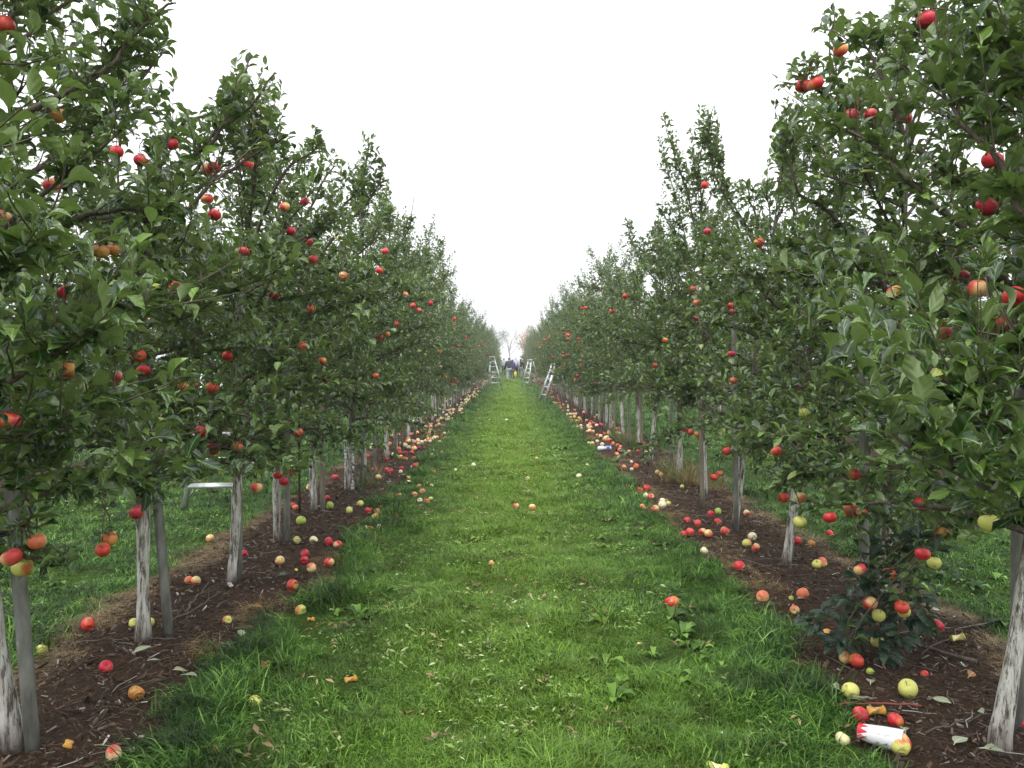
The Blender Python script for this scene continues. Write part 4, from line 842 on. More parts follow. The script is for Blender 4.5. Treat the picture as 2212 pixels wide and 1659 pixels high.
# low suckering branches with bluish leaves and fruit at the foot of the second right tree
def low_growth(parent, base, pts_list, seed, label, m='leaf_low', size=(0.09, 0.14), nq=4, up=1.0, r0=0.008):
    r = np.random.default_rng(seed); LB = []; LF = []; LL = []
    for W in pts_list:
        P = smooth_path([at_d(*w) - base for w in W], 12); G = Geo(); G.tube(P, np.linspace(r0, 0.002, 12), 6, cap=False)
        T = np.gradient(P, axis=0); T /= np.linalg.norm(T, axis=1)[:, None]
        for k in range(2, 12):
            for q in range(nq):
                a = r.random() * 6.28; e = np.array([math.cos(a), math.sin(a), r.uniform(-0.3, 0.7)])
                LB.append(P[k] + r.normal(0, 0.01, 3)); LF.append(e + T[k] * 0.7); LL.append(r.uniform(*size))
        o = G.obj('branch', [M['bark']], parent, True)
    B = np.array(LB); f, s, u = frames(np.array(LF), np.array([0, 0, up]) + r.normal(0, 0.4, B.shape)); L = np.array(LL)
    for q in range(len(B)):
        if B[q][2] + f[q][2] * L[q] + base[2] < 0.03: continue
        o = bpy.data.objects.new('leaf', leaf_mesh(int(r.integers(0, 12)), m)); COL.objects.link(o); o.parent = parent
        Mx = np.eye(4); Mx[:3, 0] = f[q] * L[q]; Mx[:3, 1] = s[q] * L[q]; Mx[:3, 2] = u[q] * L[q]; Mx[:3, 3] = B[q]; o.matrix_basis = Matrix(Mx.tolist())
b2 = np.array(TREES[('R', 2)][0].location)
low_growth(TREES[('R', 2)][0], b2, [[(1912, 1330, 4.42), (1900, 1280, 4.2), (1880, 1200, 4.0), (1890, 1120, 3.95)], [(1912, 1300, 4.4), (1860, 1290, 4.1), (1800, 1320, 3.95), (1750, 1350, 3.9)],
    [(1912, 1280, 4.4), (1905, 1330, 4.1), (1900, 1400, 3.95), (1915, 1428, 3.9)], [(1912, 1260, 4.4), (1950, 1260, 4.1), (1985, 1300, 3.95), (2000, 1350, 3.9)], [(1912, 1230, 4.4), (1940, 1200, 4.1), (1970, 1160, 3.9), (2010, 1190, 3.75)],
    [(1912, 1300, 4.4), (1870, 1330, 4.1), (1840, 1370, 3.95), (1820, 1395, 3.9)], [(1912, 1250, 4.4), (1880, 1220, 4.1), (1850, 1260, 3.95), (1900, 1250, 3.9)], [(1912, 1290, 4.4), (1930, 1300, 4.1), (1945, 1340, 3.95), (1935, 1385, 3.9)]], 31, 'low')
low_growth(TREES[('R', 2)][0], b2, [[(1905, 1080, 4.4), (1870, 1110, 4.2), (1830, 1160, 4.05)], [(1905, 1060, 4.4), (1950, 1080, 4.15), (1990, 1130, 3.95)], [(1905, 1090, 4.4), (1910, 1140, 4.2), (1915, 1200, 4.0)], [(1905, 1050, 4.4), (1830, 1060, 4.2), (1760, 1100, 4.1)], [(1905, 1120, 4.4), (1960, 1180, 4.1), (1990, 1250, 3.95)]], 37, 'mid', 'leaf', (0.075, 0.11), 3)
M['leaf_turned'] = leaf_mat('wind_turned_leaf', (0.10, 0.14, 0.06), (0.14, 0.19, 0.09), (0.2, 0.26, 0.13), (0.26, 0.31, 0.20), 0.45)
b0 = np.array(TREES[('R', 0)][0].location)
low_growth(TREES[('R', 0)][0], b0, [[(2150, 1062, 1.78), (2080, 1030, 1.74), (2000, 985, 1.70)], [(2010, 990, 1.69), (1950, 955, 1.68), (1895, 905, 1.67)], [(2060, 1010, 1.72), (2040, 960, 1.74), (2010, 925, 1.76)]], 41, 'turned', 'leaf_turned', (0.075, 0.11), 1, -1.0, 0.006)
lowL = np.array(TREES[('L', 6)][0].location)
low_growth(TREES[('L', 6)][0], lowL, [[(757, 1000, 9.2), (790, 1020, 8.9), (810, 1060, 8.8)], [(757, 1005, 9.2), (775, 1050, 8.9), (785, 1072, 8.8)]], 33, 'low', 'leaf_low', (0.07, 0.10), 3)

# fruit in the near crowns
for (px, py, d, kind), P in zip(HANG, HP):
    s = 'L' if px < 1106 else 'R'; rl = LEFT if s == 'L' else RIGHT
    if kind == 'red': kind = random.choice(['red', 'red', 'red', 'orange', 'pink', 'crimson'])
    i = min(range(10), key=lambda k: abs(rl[k][1] - d) + (0.3 if k == 0 and d > 2.3 else 0))
    t = TREES[(s, i)][0]
    o = bpy.data.objects.new('apple', apple_mesh(kind, random.randrange(3))); COL.objects.link(o); o.parent = t
    o.location = Vector(P) - t.location; o.rotation_euler = (random.gauss(0, 0.35), random.gauss(0, 0.35), random.random() * 6.28); sc_ = random.uniform(0.78, 0.95); o.scale = (sc_,) * 3
    q = bpy.data.objects.new('stem', STEM); COL.objects.link(q); q.parent = o
    # the fruiting twig it hangs from, with its leaves
    lp = np.array(o.location); topp = lp + np.array([0, 0, 0.045]) * sc_
    W = np.concatenate([w[0] for w in TREES[(s, i)][1]] + [x_ for w in TREES[(s, i)][1] for x_ in w[2]])
    dz = W[:, 2] - topp[2]; dist = np.linalg.norm(W - topp, axis=1) + np.where(dz < 0.03, 0.6, 0); b_ = W[int(np.argmin(dist))]
    if d < 13:
        h_ = topp + np.array([0, 0, 0.035 + 0.12 * np.linalg.norm(b_ - topp)]); m_ = (b_ + h_) / 2 + np.array([0, 0, 0.04]) + RNG.normal(0, 0.012, 3)
        P_ = smooth_path([b_, m_, h_, topp + np.array([0, 0, -0.004])], 10); G = Geo(); G.tube(P_, np.linspace(0.0042, 0.0018, 10), 5, cap=False); G.obj('twig', M['twig'], t, True)
        n_ = 7 if d < 9 else 4; b0_ = P_[RNG.integers(3, 9, n_)]; an_ = RNG.random(n_) * 6.28
        f_, s_, u_ = frames(np.stack([np.cos(an_), np.sin(an_) * 0.9 + 0.25, RNG.uniform(0.0, 0.7, n_)], 1), np.array([0, 0, 1.0]) + RNG.normal(0, 0.35, (n_, 3)))
        for k_ in range(n_):
            L_f = random.uniform(0.065, 0.10); lf = bpy.data.objects.new('leaf', leaf_mesh(random.randrange(12), 'leaf')); COL.objects.link(lf); lf.parent = t
            Mx = np.eye(4); Mx[:3, 0] = f_[k_] * L_f; Mx[:3, 1] = s_[k_] * L_f; Mx[:3, 2] = u_[k_] * L_f; Mx[:3, 3] = b0_[k_]; lf.matrix_basis = Matrix(Mx.tolist())

# ------------------------------------------------------------------ the rest of the rows: six tree kinds, copied
def proto(i):
    r = np.random.default_rng(2000 + i); tr, limbs, (B, f, s, u, L) = skeleton(2000 + i, 2.9 + 0.6 * r.random(), 1, 24, width=0.74 + 0.28 * r.random(), low=0.88)
    d = {'trunk': trunk_geo(tr, 0.036, i, 7).mesh('trunk', [M['trunk']], True)}
    G = Geo()
    for P, r0, shs in limbs:
        G.tube(P, np.linspace(r0, 0.004, len(P)), 4, cap=False)
        for S in shs[::2]: G.tube(S, [0.0035, 0.003, 0.0025, 0.0015], 3, cap=False)
    d['branches'] = G.mesh('limbs', [M['bark']], True)
    d['foliage'] = leaves_to_mesh('foliage', B, f, s, u, L * 1.05, r.integers(0, 6, len(B)), LO, 'leaf', r)
    d['fruit'] = []
    for k in range(12):
        P = limbs[r.integers(0, 24)][0]; p = P[r.integers(4, 8)] + np.array([0, 0, -0.05]) + r.normal(0, 0.03, 3); h = math.hypot(p[0], p[1]) + 1e-6; p[:2] *= (h + 0.12) / h
        d['fruit'].append((p, ['red', 'red', 'red', 'orange', 'crimson'][r.integers(0, 5)]))
    return d
PR = [proto(i) for i in range(6)]
def place(x, y, i, label, group, nf=12, sc_=1.0):
    d = PR[i % 6]; t = empty('apple_tree', (x, y, float(top(x, y))), (0, 0, random.choice([0, math.pi]) + random.gauss(0, 0.25)))
    t.scale = (sc_ * random.uniform(0.9, 1.1), sc_, sc_ * random.uniform(0.84, 1.12)); tag(t, label, 'apple tree', group)
    link(bpy.data.objects.new('trunk', d['trunk']), t)
    tag(link(bpy.data.objects.new('limbs', d['branches']), t), kind='stuff')
    tag(link(bpy.data.objects.new('foliage', d['foliage']), t), kind='stuff')
    for p, k in d['fruit'][:nf]:
        o = link(bpy.data.objects.new('apple', lo_apple(k)), t); o.location = p; o.rotation_euler = (0, 0, random.random() * 6)
for s, rl in (('L', LEFT), ('R', RIGHT)):
    row = 'left' if s == 'L' else 'right'
    for i in range(10, len(rl)):
        x, y = rl[i]; far = y > 26
        if far: lab = f'small apple tree in the misty distance, part of the {row} row wall'; grp = f'far apple trees of the {row} row'
        else: lab = f'whitewashed apple tree in the middle distance, {ORD[i] if i < len(ORD) else str(i)+"th"} trunk of the {row} row'; grp = f'apple trees of the {row} row'
        if y <= 26 and i >= len(ORD): lab = f'whitewashed apple tree in the middle distance, {["sixteenth","seventeenth","eighteenth","nineteenth","twentieth"][i-16]} trunk of the {row} row'
        place(x, y, random.randrange(6), lab, grp, 12 if y < 30 else 6)
for cxr, row in ((-6.1, 'left'), (6.3, 'right')):
    y = 3.6
    while y < 52:
        place(cxr + random.gauss(0, 0.06), y, random.randrange(6), f'apple tree of the next row seen through the gaps of the {row} row', f'apple trees of the next row beyond the {row} row', 8, 1.0); y += 1.4

# ------------------------------------------------------------------ stakes
def stake(px, py, ht, lean, r0, kind, label, tie=None, base=None):
    p = on_z(px, py, 0.01) if base is None else np.array([base[0], base[1], 0.0])
    t = empty('tree_stake', (p[0], p[1], float(top(p[0], p[1])))); tag(t, label, 'stake', 'stakes beside the apple trees')
    G = Geo(); P = [(0, 0, -0.05), (lean[0] * .5, lean[1] * .5, ht / 2), (lean[0], lean[1], ht)]
    if kind == 'wood': G.tube(smooth_path(P, 8), r0, 5, jitter=0.15)
    else: G.tube(smooth_path(P, 8), r0, 14)
    G.obj('post', M['wood' if kind == 'wood' else ('rust' if kind == 'rust' else 'stake')], t, kind != 'wood')
    if tie is not None:
        z, tx, ty, m = tie; G = Geo(); q = z / ht
        a = np.array([lean[0] * q, lean[1] * q, z]); b = np.array([tx - p[0], ty - p[1], z - 0.02])
        ax = b - a; ax[2] = 0; Ld = np.linalg.norm(ax); ax /= Ld; sd_ = np.array([-ax[1], ax[0], 0])
        for dz in (0, 0.012):
            ring = []
            for an in np.linspace(0, 2 * math.pi, 25):
                c = a if abs(an - math.pi) < math.pi / 2 else b; rr = (r0 if abs(an - math.pi) < math.pi / 2 else 0.037) + 0.004
                ring.append(c + ax * math.cos(an) * rr + sd_ * math.sin(an) * rr + np.array([0, 0, dz]))
            G.tube(ring, 0.0025 if m == 'wire' else 0.004, 5)
        G.tube([a - ax * 0.03, a - ax * 0.07 + np.array([0, 0, 0.01]), a - ax * 0.10 + np.array([0, 0, -0.03])], 0.003, 5)
        G.obj('tie', M[m], t, True)
    return t
L_, R_ = LEFT, RIGHT
stake(73, 1629, 2.3, (-0.16, 0.02), 0.027, 'pipe', 'thick grey metal stake with a worn white stripe at the left picture edge', (0.86, -1.97, 3.06, 'black'))
stake(367, 1384, 2.3, (-0.20, 0.05), 0.026, 'pipe', 'leaning grey metal stake wired to the thin white trunk, left row', (0.72, -2.0, 4.26, 'wire'))
stake(515, 1262, 2.3, (0.03, 0.0), 0.026, 'pipe', 'upright grey stake close beside the peeling trunk with a black tie', (0.93, -1.93, 5.34, 'black'))
stake(620, 1178, 2.3, (0.02, 0.0), 0.025, 'pipe', 'grey stake beside the short curved white trunk under three hanging apples')
stake(647, 1113, 2.4, (0.01, 0.0), 0.011, 'rust', 'thin dark rusty iron rod standing in the mulch, left row')
stake(697, 1110, 2.3, (-0.02, 0.0), 0.026, 'wood', 'weathered wooden stake against the cracked dark-streaked trunk, left row')
stake(1519, 1103, 2.3, (-0.08, 0.0), 0.026, 'wood', 'split weathered stake close in front of a pale trunk, right row')
stake(1451, 1018, 2.3, (0.0, 0.0), 0.026, 'pipe', 'smooth grey stake beside the trunk with long grass around it, right row')
stake(1868, 1330, 2.3, (-0.03, 0.03), 0.026, 'pipe', 'grey stake rising behind the low leafy branches with hanging fruit', (1.25, 2.13, 4.44, 'black'))
stake(0, 0, 2.4, (0.03, 0.1), 0.027, 'pipe', 'thick grey stake beside the bent white trunk at the right picture edge', (1.75, 1.93, 3.03, 'wire'), base=(2.09, 3.2))
stake(0, 0, 2.35, (-0.05, 0.0), 0.024, 'pipe', 'tall pale stake showing through the leaves, right row', base=(2.02, 7.0))
stake(0, 0, 2.3, (0.05, 0.0), 0.024, 'pipe', 'grey stake just behind the leaning white trunk, right row', base=(2.13, 5.95))
for s, rl, nm in (('L', LEFT, 'left'), ('R', RIGHT, 'right')):
    for i in range(6, min(len(rl), 34)):
        if (s, i) in (('R', 6),): continue
        x, y = rl[i]; mid = y < 15
        stake(0, 0, random.uniform(2.0, 2.4), (random.gauss(0, 0.05), 0), 0.024, random.choice(['wood', 'pipe']),
              f'grey stake next to the {ORD[i]} trunk of the {nm} row' if i < len(ORD) and y < 20 else f'small grey stake among the distant trunks of the {nm} row', base=(x + (0.12 if s == 'L' else -0.14), y + 0.1))
# perforated white trunk guard
tg = empty('trunk_guard', (LEFT[6][0], LEFT[6][1] - 0.0, float(top(*LEFT[6])))); tag(tg, 'white perforated plastic sleeve round a trunk in the left row', 'trunk guard')
G = Geo(); k = 16
for z0 in np.arange(0.0, 0.62, 0.04):
    for j in range(k):
        if (j + int(z0 / 0.04)) % 4 == 0 and 0.05 < z0 < 0.58: continue
        a0 = j * 2 * math.pi / k + 0.5; a1 = (j + 1) * 2 * math.pi / k + 0.5
        if j >= k - 2: continue
        V = [(r_ * math.cos(a), r_ * math.sin(a), z) for r_ in (0.056, 0.059) for z in (z0, z0 + 0.04) for a in (a0, a1)]
        G.add(V, [(0, 1, 3, 2), (4, 6, 7, 5), (0, 2, 6, 4), (1, 5, 7, 3), (0, 4, 5, 1), (2, 3, 7, 6)])
G.obj('sleeve', M['guard'], tg)
G = Geo()
for z in (0.15, 0.45): G.tube([(0.062 * math.cos(a), 0.062 * math.sin(a), z) for a in np.linspace(0.4, 6.1, 20)], 0.002, 5)
G.obj('band', M['black'], tg)

# ------------------------------------------------------------------ ladders
def ladder(label, loc, rotz, H=1.75, n=5, spread=0.95, tilt=(0, 0), w0=0.27, w1=0.15, rw=0.065):
    t = empty('stepladder', loc, (tilt[0], tilt[1], rotz)); tag(t, label, 'stepladder', 'aluminium stepladders left in the orchard')
    def front(s, q): return np.array([s * (w0 + (w1 - w0) * q), -spread * 0.5 * (1 - q) - 0.03, H * q])
    def rear(s, q): return np.array([s * (w0 + 0.03 + (w1 - w0) * q), spread * 0.5 * (1 - q) + 0.03, H * q])
    for s in (-1, 1):
        G = Geo(); G.bar(front(s, 0), front(s, 0.985), rw, rw * 0.6, (0, 1, 0)); G.obj('rail', M['alu'], t)
        G = Geo(); G.bar(rear(s, 0), rear(s, 0.95), 0.045, 0.02, (0, 1, 0)); G.obj('rear_rail', M['alu'], t)
        for P in (front(s, 0), rear(s, 0)): G = Geo(); G.box(P + (0, 0, 0.02), (0.04, 0.085, 0.05)); G.obj('foot', M['black'], t)
        G = Geo(); G.bar(front(s, 0.45), rear(s, 0.45), 0.02, 0.006, (0, 0, 1)); G.obj('spreader', M['alu'], t)
        G = Geo(); a = front(s, 0.25); G.box(a + (s * 0.0135, 0, 0.05), (0.003, 0.04, 0.12)); G.box(a + (s * 0.0145, 0, 0.05), (0.004, 0.03, 0.03), mi=1); G.obj('warning_sticker', [M['sticker'], M['stickerw']], t)
    for k in range(n):
        q = (k + 1) / (n + 0.9); G = Geo(); wd = 2 * (w0 + (w1 - w0) * q) - 0.02; c = (front(1, q) + front(-1, q)) / 2
        G.box(c, (wd, 0.085, 0.012)); G.box(c + (0, -0.041, -0.02), (wd, 0.004, 0.035))
        for j in range(4): G.box(c + (0, -0.03 + j * 0.02, 0.008), (wd * 0.98, 0.004, 0.003))
        G.obj('step', M['alu'], t)
        if k == 0:
            G = Geo()
            for s in (-1, 1): G.bar(c + (s * (wd / 2 - 0.09), 0, -0.008), front(s, q - 0.09), 0.02, 0.006, (0, 1, 0))
            G.obj('brace', M['alu'], t)
    for q in (0.2, 0.5, 0.78):
        G = Geo(); c = (rear(1, q) + rear(-1, q)) / 2; G.box(c, (2 * (w0 + 0.03 + (w1 - w0) * q), 0.02, 0.03)); G.obj('rear_bar', M['alu'], t)
    G = Geo(); G.box((0, 0, H + 0.0), (0.36, 0.20, 0.035)); G.box((0, -0.102, H - 0.03), (0.36, 0.004, 0.03)); G.obj('top_cap', M['alu'], t)
    return t
def gl(px, py): p = on_z(px, py, 0.0); return (p[0], p[1], float(gz(p[0], p[1])))
p = gl(1062, 837); ladder('open aluminium stepladder standing on the grass against the left row, far off', p, 0.45, 1.8, 5, 1.0, w0=0.42, w1=0.11, rw=0.11)
p = gl(1146, 835); ladder('open aluminium stepladder on the grass at the right row, left of a tilted one', p, -0.75, 1.62, 5, 0.9, w0=0.27, w1=0.11, rw=0.075)
p = gl(1199, 868); ladder('aluminium stepladder seen from its side, leaning into the right row', p, -1.2, 1.42, 4, 1.02, w0=0.27, w1=0.14, rw=0.10)
# in the next alley, mostly behind the near crowns
p = gl(445, 1100); ladder('white aluminium stepladder in the next alley, seen under the left crowns', (p[0] + 0.02, p[1] + 0.5, p[2]), 0.08, 1.8, 6, 1.0)

# ------------------------------------------------------------------ people
SKIN = mat('skin', (0.55, 0.33, 0.24), 0.6)
def fabric(name, c):
    m = mat(name, c, 0.9); t = NT(m); n = t.noise(t.pos(True), 9, 4); t.col(t.mix(t.ramp(n, [(0.35, 0.0), (0.65, 0.5)]), c, tuple(x * 0.6 for x in c))); t.bump(n, 0.5, 0.03); return m
def skin_obj(name, V, E, R, m, parent, sub=2):
    me = bpy.data.meshes.new(name); me.from_pydata([tuple(v) for v in V], E, []); me.update()
    o = link(bpy.data.objects.new(name, me), parent); me.materials.append(m)
    md = o.modifiers.new('skin', 'SKIN'); md.use_smooth_shade = True
    for k, rr in enumerate(R):
        sv = me.skin_vertices[0].data[k]; sv.radius = (rr, rr) if not hasattr(rr, '__len__') else rr; sv.use_root = (k == 0)
    sb = o.modifiers.new('sub', 'SUBSURF'); sb.levels = sub; sb.render_levels = sub
    for p_ in me.polygons: p_.use_smooth = True
    return o
def person(label, px, d, h, top_c, leg_c, hair_c, stride=0.25, long_hair=False, hood=None, rot=0.0, arm=0.0, shoe=(0.03, 0.03, 0.03)):
    x = at_d(px, 800, d)[0]; t = empty('person', (x, d, float(gz(x, d))), (0, 0, rot)); tag(t, label, 'person', 'people walking away down the alley')
    k = h / 1.75
    J = {'pel': (0, 0, .95), 'waist': (0, 0.01, 1.08), 'chest': (0, 0.02, 1.30), 'neck': (0, 0.03, 1.47), 'head': (0, 0.05, 1.60), 'crown': (0, 0.05, 1.70)}
    for s, nm in ((-1, 'l'), (1, 'r')):
        f_ = stride * s
        J['hip' + nm] = (s * .09, 0, .90); J['kn' + nm] = (s * .10, f_ * .55 + 0.04, .50); J['an' + nm] = (s * .10, f_ * .9 - 0.04, .09 + (0.08 if s < 0 else 0)); J['to' + nm] = (s * .11, f_ * .9 + 0.12, .045 + (0.02 if s < 0 else 0))
        J['sh' + nm] = (s * .18, 0.02, 1.42); J['el' + nm] = (s * .25, -f_ * .25 - 0.02, 1.15); J['wr' + nm] = (s * .26, -f_ * .5 + 0.06, .92); J['ha' + nm] = (s * .255, -f_ * .5 + 0.08, .83); J['fi' + nm] = (s * .25, -f_ * .5 + 0.09, .76)
    Rb = {'pel': .13, 'waist': .12, 'chest': (.15, .11), 'neck': .055, 'head': (.078, .09), 'crown': .07, 'hip': .085, 'kn': .055, 'an': .038, 'to': .035, 'sh': .06, 'el': .042, 'wr': .028, 'ha': .035, 'fi': .018}
    def build(name, names, edges, m, grow=0.0):
        idx = {n: i for i, n in enumerate(names)}
        skin_obj(name, [tuple(c * k for c in J[n]) for n in names], [(idx[a], idx[b]) for a, b in edges],
                 [(np.array(Rb[n if n in Rb else n[:-1]]) * k + grow).tolist() if hasattr(Rb[n if n in Rb else n[:-1]], '__len__') else (Rb[n if n in Rb else n[:-1]]) * k + grow for n in names], m, t)
    allE = [('pel', 'waist'), ('waist', 'chest'), ('chest', 'neck'), ('neck', 'head'), ('head', 'crown')]
    for nm in 'lr': allE += [('pel', 'hip' + nm), ('hip' + nm, 'kn' + nm), ('kn' + nm, 'an' + nm), ('an' + nm, 'to' + nm), ('chest', 'sh' + nm), ('sh' + nm, 'el' + nm), ('el' + nm, 'wr' + nm), ('wr' + nm, 'ha' + nm), ('ha' + nm, 'fi' + nm)]
    build('body', list(J.keys()), allE, SKIN)
    build('jacket', ['chest', 'pel', 'waist', 'neck', 'shl', 'ell', 'wrl', 'shr', 'elr', 'wrr'], [('pel', 'waist'), ('waist', 'chest'), ('chest', 'neck'), ('chest', 'shl'), ('shl', 'ell'), ('ell', 'wrl'), ('chest', 'shr'), ('shr', 'elr'), ('elr', 'wrr')], fabric('jacket_cloth', top_c), 0.032)
    build('trousers', ['pel', 'hipl', 'knl', 'anl', 'hipr', 'knr', 'anr'], [('pel', 'hipl'), ('hipl', 'knl'), ('knl', 'anl'), ('pel', 'hipr'), ('hipr', 'knr'), ('knr', 'anr')], fabric('trouser_cloth', leg_c), 0.024)
    ms = mat('shoe', shoe, 0.6)
    for nm in 'lr':
        a = np.array(J['an' + nm]) * k; b = np.array(J['to' + nm]) * k
        skin_obj('shoe', [a + (0, -0.03, -0.02), (a + b) / 2 + (0, 0, -0.02), b], [(0, 1), (1, 2)], [.05, .048, .042], ms, t, 1)
    hc = mat('hair', hair_c, 0.7)
    hd = np.array(J['head']) * k
    if hood is None:
        P = [hd + (0, 0.005, 0.09), hd + (0, -0.03, 0.05), hd + (0, -0.04, -0.03)]; R = [.075, .10, .07]
        if long_hair: P.append(hd + (0, -0.06, -0.16)); R.append(.075); P.append(hd + (0, -0.07, -0.26)); R.append(.05)
        skin_obj('hair', P, [(i, i + 1) for i in range(len(P) - 1)], R, hc, t, 2)
    else:
        skin_obj('hood', [hd + (0, 0.0, 0.10), hd + (0, -0.02, 0.03), hd + (0, -0.03, -0.10), hd + (0, -0.02, -0.22)], [(0, 1), (1, 2), (2, 3)], [.085, .125, .12, .17], fabric('hood_cloth', hood), t, 2)
    for nm in 'lr':   # ears and face
        pass
    G = Geo(); s_ = k
    for sx in (-1, 1): G.box(hd + (sx * 0.082, 0.0, -0.005), (0.014, 0.03, 0.05)); G.box(hd + (sx * 0.03, 0.088, 0.01), (0.02, 0.01, 0.01), mi=1)
    G.box(hd + (0, 0.1, -0.02), (0.025, 0.03, 0.04)); G.box(hd + (0, 0.088, -0.06), (0.045, 0.012, 0.01), mi=1); G.obj('face', [SKIN, M['stem']], t, True)
    return t, J, k
person('man in a dark navy jacket and pale grey sweatpants walking away', 1099.5, 57, 1.78, (0.045, 0.05, 0.065), (0.36, 0.38, 0.44), (0.08, 0.045, 0.03), 0.3)
person('man in a light grey jumper and dark trousers walking at the left of the group', 1088.5, 77, 1.82, (0.42, 0.46, 0.5), (0.05, 0.05, 0.06), (0.05, 0.03, 0.02), 0.2)
tb, J, k = person('person in a purple jacket carrying a yellow bag', 1106.5, 61, 1.66, (0.10, 0.06, 0.34), (0.06, 0.06, 0.08), (0.02, 0.015, 0.015), -0.25, True, shoe=(0.6, 0.6, 0.6))
person('person with a white hood walking between a purple and a black jacket', 1114, 67, 1.97, (0.62, 0.64, 0.68), (0.03, 0.03, 0.035), (0.02, 0.02, 0.02), 0.25, hood=(0.75, 0.77, 0.8))
person('dark-haired person in a black jacket and grey trousers at the right of the group', 1124.5, 70, 1.72, (0.02, 0.02, 0.025), (0.22, 0.23, 0.26), (0.012, 0.01, 0.01), -0.2, True)
bx = tb.location.x + 0.16; byy = tb.location.y - 0.05
yb = empty('shopping_bag', (bx + 0.02, byy, 0.30)); tag(yb, 'bright yellow carrier bag hanging from a hand in the far group', 'bag')
m = mat('yellow_plastic', (0.75, 0.68, 0.0), 0.45)
G = Geo(); V = []
for z, w, th in ((0.0, .15, .05), (0.03, .17, .07), (0.2, .17, .06), (0.36, .15, .04), (0.40, .10, .02)):
    for j in range(12): a = j * math.pi / 6; V.append((w * math.copysign(abs(math.cos(a)) ** .7, math.cos(a)), th * math.sin(a) * 1.3, z))
G.add(V, [(i * 12 + j, i * 12 + (j + 1) % 12, i * 12 + 12 + (j + 1) % 12, i * 12 + 12 + j) for i in range(4) for j in range(12)] + [tuple(range(12))[::-1]])
G.obj('sack', m, yb, True)
G = Geo(); G.tube([(-.07, 0, .40), (-.03, 0, .49), (0, 0, .52), (.03, 0, .49), (.07, 0, .40)], 0.008, 6); G.obj('handle', m, yb, True)

# ------------------------------------------------------------------ trees far behind the orchard
def far_leaf_mat(name, c1, c2):
    m = mat(name, c1, 0.7); t = NT(m); t.col(t.mix(t.attr('v'), c1, c2)); return m
FM = {'green': far_leaf_mat('far_green_leaf', (0.05, 0.09, 0.03), (0.12, 0.17, 0.06)), 'orange': far_leaf_mat('far_autumn_leaf', (0.30, 0.12, 0.05), (0.5, 0.28, 0.10)), 'pale': far_leaf_mat('far_haze_paled_leaf', (0.14, 0.16, 0.07), (0.3, 0.28, 0.12))}  # pale kind: part of the haze is put into its leaf colour
def big_tree(x, y, H, W, kind, label, seed, dens=1.0, bare=False):
    r = np.random.default_rng(seed); t = empty('bare_tree' if bare else 'background_tree', (x, y, 0)); tag(t, label, 'tree', None if bare else 'hazy trees behind the orchard')
    G = Geo(); tips = []
    def grow(p, d, L, rad, lv):
        n = 5; P = [p]
        for k in range(n):
            d = d + r.normal(0, 0.10, 3) + np.array([0, 0, 0.04]); d /= np.linalg.norm(d); P.append(P[-1] + d * L / n)
        if bare: rad *= 0.8
        G.tube(P, np.linspace(rad, rad * 0.55, n + 1), 6 if lv < 2 else 3, cap=False)
        if lv >= (5 if bare else 3): tips.append(P[-1]); tips.append(P[3]); return
        for k in range(3 if lv else 6):
            j = r.integers(2, n + 1); e = r.normal(0, 1, 3); e[2] = abs(e[2]) * 0.4; e /= np.linalg.norm(e)
            grow(P[j], d * 0.75 + e * (0.45 if bare else 0.75), L * r.uniform(0.55, 0.75), rad * 0.5, lv + 1)
    grow(np.zeros(3), np.array([0, 0, 1.0]), H * 0.5, H * 0.014, 0)
    G.obj('trunk', M['bark'], t, True)
    if not bare:
        T = np.array(tips); T = T[T[:, 2] > H * 0.15]; n = int(5200 * dens); c = T[r.integers(0, len(T), n)] + r.normal(0, 1, (n, 3)) * W * 0.13
        nrm = r.normal(0, 1, (n, 3)); nrm /= np.linalg.norm(nrm, axis=1)[:, None]; a = np.cross(nrm, r.normal(0, 1, (n, 3))); a /= np.linalg.norm(a, axis=1)[:, None]; b = np.cross(nrm, a); s_ = r.uniform(0.10, 0.28, (n, 1)) * H / 14
        V = np.stack([c - a * s_, c - b * s_ * .6, c + a * s_, c + b * s_ * .6], 1).reshape(-1, 3); Fc = np.arange(n * 4).reshape(-1, 4)
        tag(link(bpy.data.objects.new('crown', np_mesh('crown', V, Fc.ravel(), np.full(n, 4), False, [FM[kind]], None, r.random(n))), t), kind='stuff')
    return t
dx = lambda px, d: (px - 1103) / F * d
big_tree(dx(1103, 235), 235, 15.5, 4, '', 'leafless pale tree rising behind the people at the end of the alley', 61, bare=True)
big_tree(dx(1150, 190), 190, 8.5, 4, 'orange', 'hazy rust-coloured tree right of the leafless tree', 62, 0.6)
big_tree(dx(1228, 250), 250, 24, 7, 'pale', 'tall faded tree rising above the right row in the fog', 63)
big_tree(dx(1172, 230), 230, 13, 6, 'pale', 'low faded tree between the rusty tree and the tall foggy one', 64)
big_tree(dx(1350, 200), 200, 19, 7, 'orange', 'pale autumn tree showing over the right row behind tall shoots', 65, 0.7)
big_tree(dx(640, 120), 120, 12, 6, 'orange', 'pinkish autumn tree glimpsed through the left crowns', 66)
big_tree(dx(1060, 210), 210, 9, 5, 'green', 'low faded green tree behind the end of the left row', 67)
big_tree(dx(900, 160), 160, 12, 7, 'green', 'faded green tree beyond the left rows, mostly hidden', 68)
big_tree(dx(1700, 150), 150, 14, 7, 'green', 'faded green tree beyond the right rows, mostly hidden', 69)

